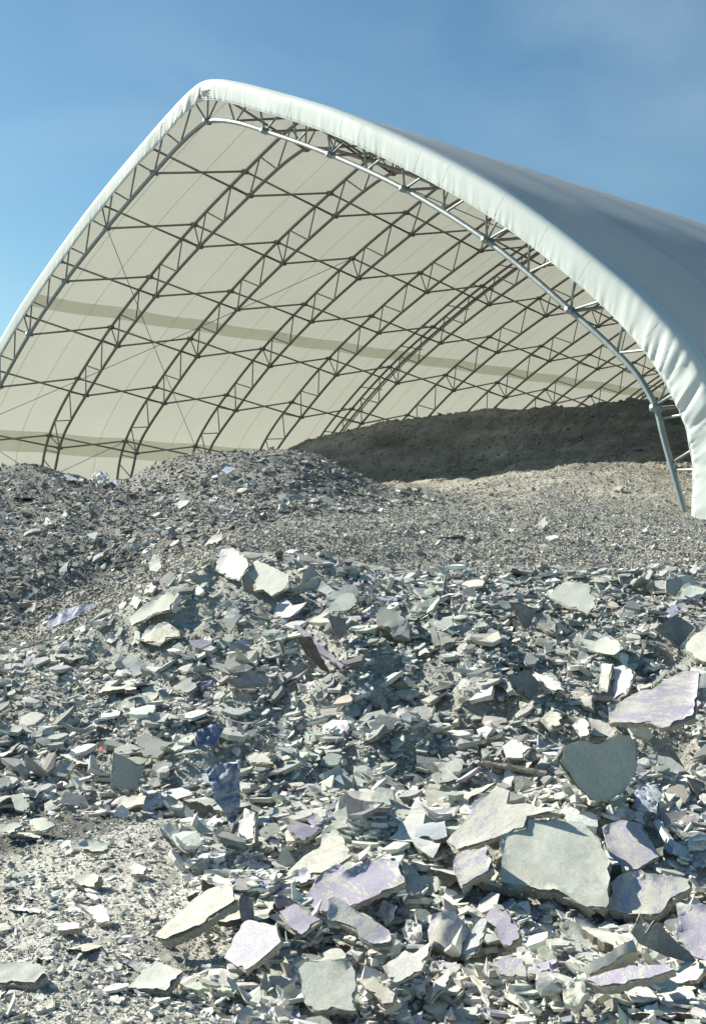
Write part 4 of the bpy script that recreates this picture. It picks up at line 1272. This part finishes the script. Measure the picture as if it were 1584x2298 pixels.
# sticks
def stick(label, a, b, w, mat='wood', name='wooden_stick', cat='stick', lift=.05):
    A, B = hit_ground(*a), hit_ground(*b)
    A = A + [0, 0, lift]
    B = B + [0, 0, lift]
    n = 9
    P = np.linspace(A, B, n) + rng.normal(0, w * .06, (n, 3))
    v, f, s = tube_arrays(P - A, w / 2, 6)
    v = v + rng.normal(0, w * .05, v.shape)
    o = link(name, np_mesh(name, v, f, s, False), MATS[mat], None, A)
    tag(o, label, cat)
stick('long pale stick lying across the right middle slope', (990, 1712), (1128, 1674), .045)
stick('shorter stick just below the long pale stick', (1084, 1732), (1226, 1757), .035)
stick('broken pale stick right of the scratched lilac slab', (1471, 1872), (1522, 1940), .04, 'pale')
stick('thin stick on the crest near the right edge', (1375, 1304), (1466, 1293), .03)

# crumbs that came to rest on the slabs
bpy.context.view_layer.update()
# ------------------------------------------------------------------ countable fragments, alike within each heap
def frag_templates(n, mats):
    out = []
    for i in range(n):
        asp = random.uniform(.4, .95)
        P2 = []
        corners = [(-.5, -.5 * asp), (.5, -.5 * asp), (.5, .5 * asp), (-.5, .5 * asp)]
        if random.random() < .35:
            corners.pop(random.randrange(4))             # snapped off to a three-sided piece
        corners = [(x + random.uniform(-.16, .16), y + random.uniform(-.14, .14) * asp) for x, y in corners]
        for j, (x, y) in enumerate(corners):
            x2, y2 = corners[(j + 1) % len(corners)]
            P2.append((x, y))
            for u in sorted(random.uniform(.2, .8) for _ in range(random.randint(0, 2))):
                d_ = random.uniform(-.02, .17)           # bites into the edge
                px_, py_ = x + (x2 - x) * u, y + (y2 - y) * u
                P2.append((px_ * (1 - d_ * 1.5), py_ * (1 - d_ * 1.5)))
        th = random.choice([.05, .08, .1, .18])
        cu = random.choice([0, 0, 0, .35, -.35, -.6])
        st = random.getstate()
        row = []
        for m in mats:
            random.setstate(st)
            row.append(slab_mesh('plaster_fragment', P2, th, [MATS[m], M_CORE if m not in ('dark', 'lilac_dark') else M_CORE_D], .055, .05, (cu, 0), .02, 0, .3))
        out.append(row)
    return out
FM = ['cream', 'pale', 'green', 'grey', 'lilac', 'bluegrey', 'dark']
TPL = frag_templates(16, FM)
FNAME = {'cream': 'cream', 'pale': 'whitish', 'green': 'grey-green', 'grey': 'mid-grey', 'lilac': 'lilac-stained', 'bluegrey': 'blue-grey', 'dark': 'dark grey'}
import re
def short_of(label):
    t = re.split(r",| with | lying| on | in | at | of | running| jutting| standing| curling| leaning| left| right| below| above| beside| under| under| resting| slanting| hanging| half| tilted| cut| just| behind| between| near| meeting| pointing| across| farther| halfway| high", label)[0]
    return t
HERO = [(o, short_of(o['label'])) for o in bpy.data.objects if o.get('label') and o.get('category') and o.name.split('.')[0] not in ('fabric_shelter', 'rubble_heap', 'gravel_heap', 'debris_mound', 'soil_heap')]
_cnt = {}
for _o, _t in HERO:
    _cnt[_t] = _cnt.get(_t, 0) + 1
HERO = [(np.array(o.matrix_world.translation if o.parent is None else (0, 0, 0)), t if _cnt[t] == 1 else None) for o, t in HERO]
HERO = [(p, t) for p, t in HERO if t and len(t.split()) <= 6]
USED_LABELS = {}
def frag_label(col_word, size, x, y, where):
    w = 'small' if size < .14 else ('medium-sized' if size < .21 else 'large')
    d = sorted((float(np.hypot(p[0] - x, p[1] - y)), t, p) for p, t in HERO if True)[:4]
    for dist, t, p in d:
        dx, dy = x - p[0], y - p[1]
        rel = ('right of' if dx > 0 else 'left of') if abs(dx) > abs(dy) else ('behind' if dy > 0 else 'in front of')
        lab = f'{w} {col_word} plaster fragment {rel} the {t}'
        if lab not in USED_LABELS and len(lab.split()) <= 16:
            USED_LABELS[lab] = 1
            return lab
    return f'{w} {col_word} broken plaster fragment lying {where}'
def fragments(n, zone, dlo, dhi, lo, hi, mix, where, spread, a=1.6, umax=.31):
    x, y = sample(zone, n * 3, dlo, dhi, umax)
    ok = np.ones(len(x), bool)
    for poly in KEEP_OUT:
        ok &= ~inside(poly, x, y)
    x, y = x[ok][:n], y[ok][:n]
    nr = tilted(x, y, spread)
    R = frames(nr, rng.uniform(0, 6.28, len(x)))
    sz = powerlaw(len(x), lo, hi, a)
    names = list(mix)
    p = np.array([mix[k] for k in names], float)
    z = ground_at(x, y)
    for i in range(len(x)):
        m = names[rng.choice(len(names), p=p / p.sum())]
        me = TPL[rng.integers(len(TPL))][FM.index(m)]
        o = bpy.data.objects.new('plaster_fragment', me)
        col.objects.link(o)
        s = float(sz[i])
        r = R[i] * s
        pos = (x[i], y[i], z[i] + s * (.05 + .10 * rng.random()))
        o.matrix_world = Matrix(((*r[0], pos[0]), (*r[1], pos[1]), (*r[2], pos[2]), (0, 0, 0, 1)))
        tag(o, frag_label(FNAME[m], s, x[i], y[i], where), 'plaster fragment', f'fragments {where}')
fragments(128, 1, 3.8, 6.6, .13, .36, {'cream': 4, 'pale': 3, 'green': 3, 'grey': 1, 'lilac': 1.0, 'bluegrey': .5}, 'loose on the near foot of the front heap', .19)
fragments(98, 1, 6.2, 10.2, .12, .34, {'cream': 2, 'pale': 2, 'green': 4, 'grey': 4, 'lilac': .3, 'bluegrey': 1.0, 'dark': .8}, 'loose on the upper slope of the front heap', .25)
fragments(50, 3, 11, 21, .12, .36, {'cream': 2, 'pale': 2.5, 'green': 2, 'grey': 3, 'bluegrey': 2}, 'scattered over the debris mound', .3)
fragments(7, 2, 11, 21, .10, .22, {'cream': 3, 'pale': 2}, 'scattered over the gravel slope', .25)
fragments(16, 0, 3.8, 6.5, .07, .17, {'cream': 3, 'pale': 3, 'green': 2}, 'on the bare ground in the lower left', .15)

# ------------------------------------------------------------------ loose chips, crumbs and grains
def scatter(zone, kind, n, dlo, dhi, lo, hi, a, mix, spread, sink=.3, curlp=.3, umax=.36, name='loose_chips', avoid=False, pile=0.0):
    x, y = sample(zone, n, dlo, dhi, umax)
    if avoid:
        ok = np.ones(len(x), bool)
        for poly in KEEP_OUT:
            ok &= ~inside(poly, x, y)
        x, y = x[ok], y[ok]
    n = len(x)
    sz = powerlaw(n, lo, hi, a)
    R = frames(tilted(x, y, spread), rng.uniform(0, 6.28, n))
    c = colours(n, mix)
    if kind == 'plate':
        th = np.clip(sz * rng.uniform(.06, .2, n), .004, .03)
        curl = np.where(rng.random(n) < curlp, rng.normal(0, .35, n), 0)
        pos = np.stack([x, y, ground_at(x, y) + sz * rng.uniform(0, .22, n) + pile * rng.random(n) ** 2], 1)
        V, F, Sz, k = plates(pos, R, sz, th, curl)
    else:
        pos = np.stack([x, y, ground_at(x, y) + sz * rng.uniform(-.1, sink, n)], 1)
        V, F, Sz, k = (grains if kind == 'grain' else lumps)(pos, R, sz)
    return V, F, Sz, np.repeat(c, k, 0)
def chips(zone, nm, sets):
    VV, FF, SS, CC, o = [], [], [], [], 0
    for st in sets:
        V, F, S2, C = scatter(zone, **st)
        VV.append(V)
        FF.append(F + o)
        SS.append(S2)
        CC.append(C)
        o += len(V)
    ob = link(nm, np_mesh(nm, np.concatenate(VV), np.concatenate(FF), np.concatenate(SS), False, np.concatenate(CC)), M_CHIP, heap_obj[zone])
    ob['kind'] = 'stuff'
    return ob
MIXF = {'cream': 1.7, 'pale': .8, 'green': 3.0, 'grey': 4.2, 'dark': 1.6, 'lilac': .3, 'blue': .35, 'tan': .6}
MIXN = {'cream': 4.4, 'pale': 3.4, 'green': 2.2, 'grey': 1.2, 'lilac': .5, 'blue': .15, 'tan': .6}
chips(1, 'plaster_chips', [
    dict(kind='plate', n=11500, dlo=3.5, dhi=6.3, lo=.022, hi=.17, a=1.9, mix=MIXN, spread=.21, avoid=True, pile=.05),
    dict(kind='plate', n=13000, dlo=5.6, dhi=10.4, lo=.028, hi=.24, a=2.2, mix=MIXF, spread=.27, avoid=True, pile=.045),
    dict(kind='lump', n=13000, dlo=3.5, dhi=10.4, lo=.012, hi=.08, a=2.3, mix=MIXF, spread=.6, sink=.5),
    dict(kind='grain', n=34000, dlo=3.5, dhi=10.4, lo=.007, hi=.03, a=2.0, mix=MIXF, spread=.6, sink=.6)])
chips(3, 'mound_chips', [
    dict(kind='plate', n=4500, dlo=10.5, dhi=22, lo=.04, hi=.24, a=2.5, mix={'cream': 2.4, 'pale': 1.6, 'green': 2.4, 'grey': 4, 'dark': 1.2, 'blue': .3, 'brown': 1.5}, spread=.3),
    dict(kind='lump', n=6500, dlo=10.5, dhi=22, lo=.025, hi=.10, a=2.5, mix={'grey': 3, 'brown': 4, 'tan': 2, 'dark': 2, 'cream': .6}, spread=.6, sink=.4),
    dict(kind='grain', n=26000, dlo=10.5, dhi=22, lo=.014, hi=.05, a=2.3, mix={'grey': 4, 'brown': 4, 'tan': 2, 'dark': 2, 'cream': .6}, spread=.6, sink=.4)])
chips(2, 'gravel_stones', [
    dict(kind='grain', n=60000, dlo=9.8, dhi=27, lo=.015, hi=.05, a=2.2, mix={'tan': 5, 'cream': 2.4, 'brown': 2.2, 'grey': 2}, spread=.6, sink=.5),
    dict(kind='plate', n=700, dlo=10.5, dhi=23, lo=.04, hi=.12, a=3.0, mix={'tan': 3, 'cream': 3, 'grey': 2, 'brown': 1}, spread=.3),
    dict(kind='lump', n=4500, dlo=10.5, dhi=26, lo=.022, hi=.10, a=2.9, mix={'tan': 4, 'cream': 1.5, 'brown': 2, 'grey': 2}, spread=.5, sink=.4)])
chips(4, 'soil_clods', [
    dict(kind='grain', n=15000, dlo=20, dhi=38, lo=.025, hi=.14, a=2.6, mix={'soil': 6, 'brown': 1, 'tan': .5}, spread=.5, sink=.3),
    dict(kind='plate', n=700, dlo=20, dhi=30, lo=.05, hi=.2, a=2.8, mix={'brown': 4, 'soil': 4, 'tan': .4}, spread=.3)])
chips(0, 'ground_crumbs', [
    dict(kind='grain', n=9000, dlo=3.5, dhi=7, lo=.005, hi=.022, a=2.5, mix={'tan': 2, 'cream': 4, 'grey': 2, 'brown': .6}, spread=.6, sink=.6),
    dict(kind='plate', n=2100, dlo=3.5, dhi=7, lo=.016, hi=.09, a=2.4, mix=MIXN, spread=.25, avoid=True),
    dict(kind='lump', n=1800, dlo=3.5, dhi=7, lo=.01, hi=.04, a=2.3, mix={'cream': 2, 'grey': 2, 'tan': 1}, spread=.6, sink=.5)])
bpy.context.view_layer.update()
bpy.context.view_layer.update()
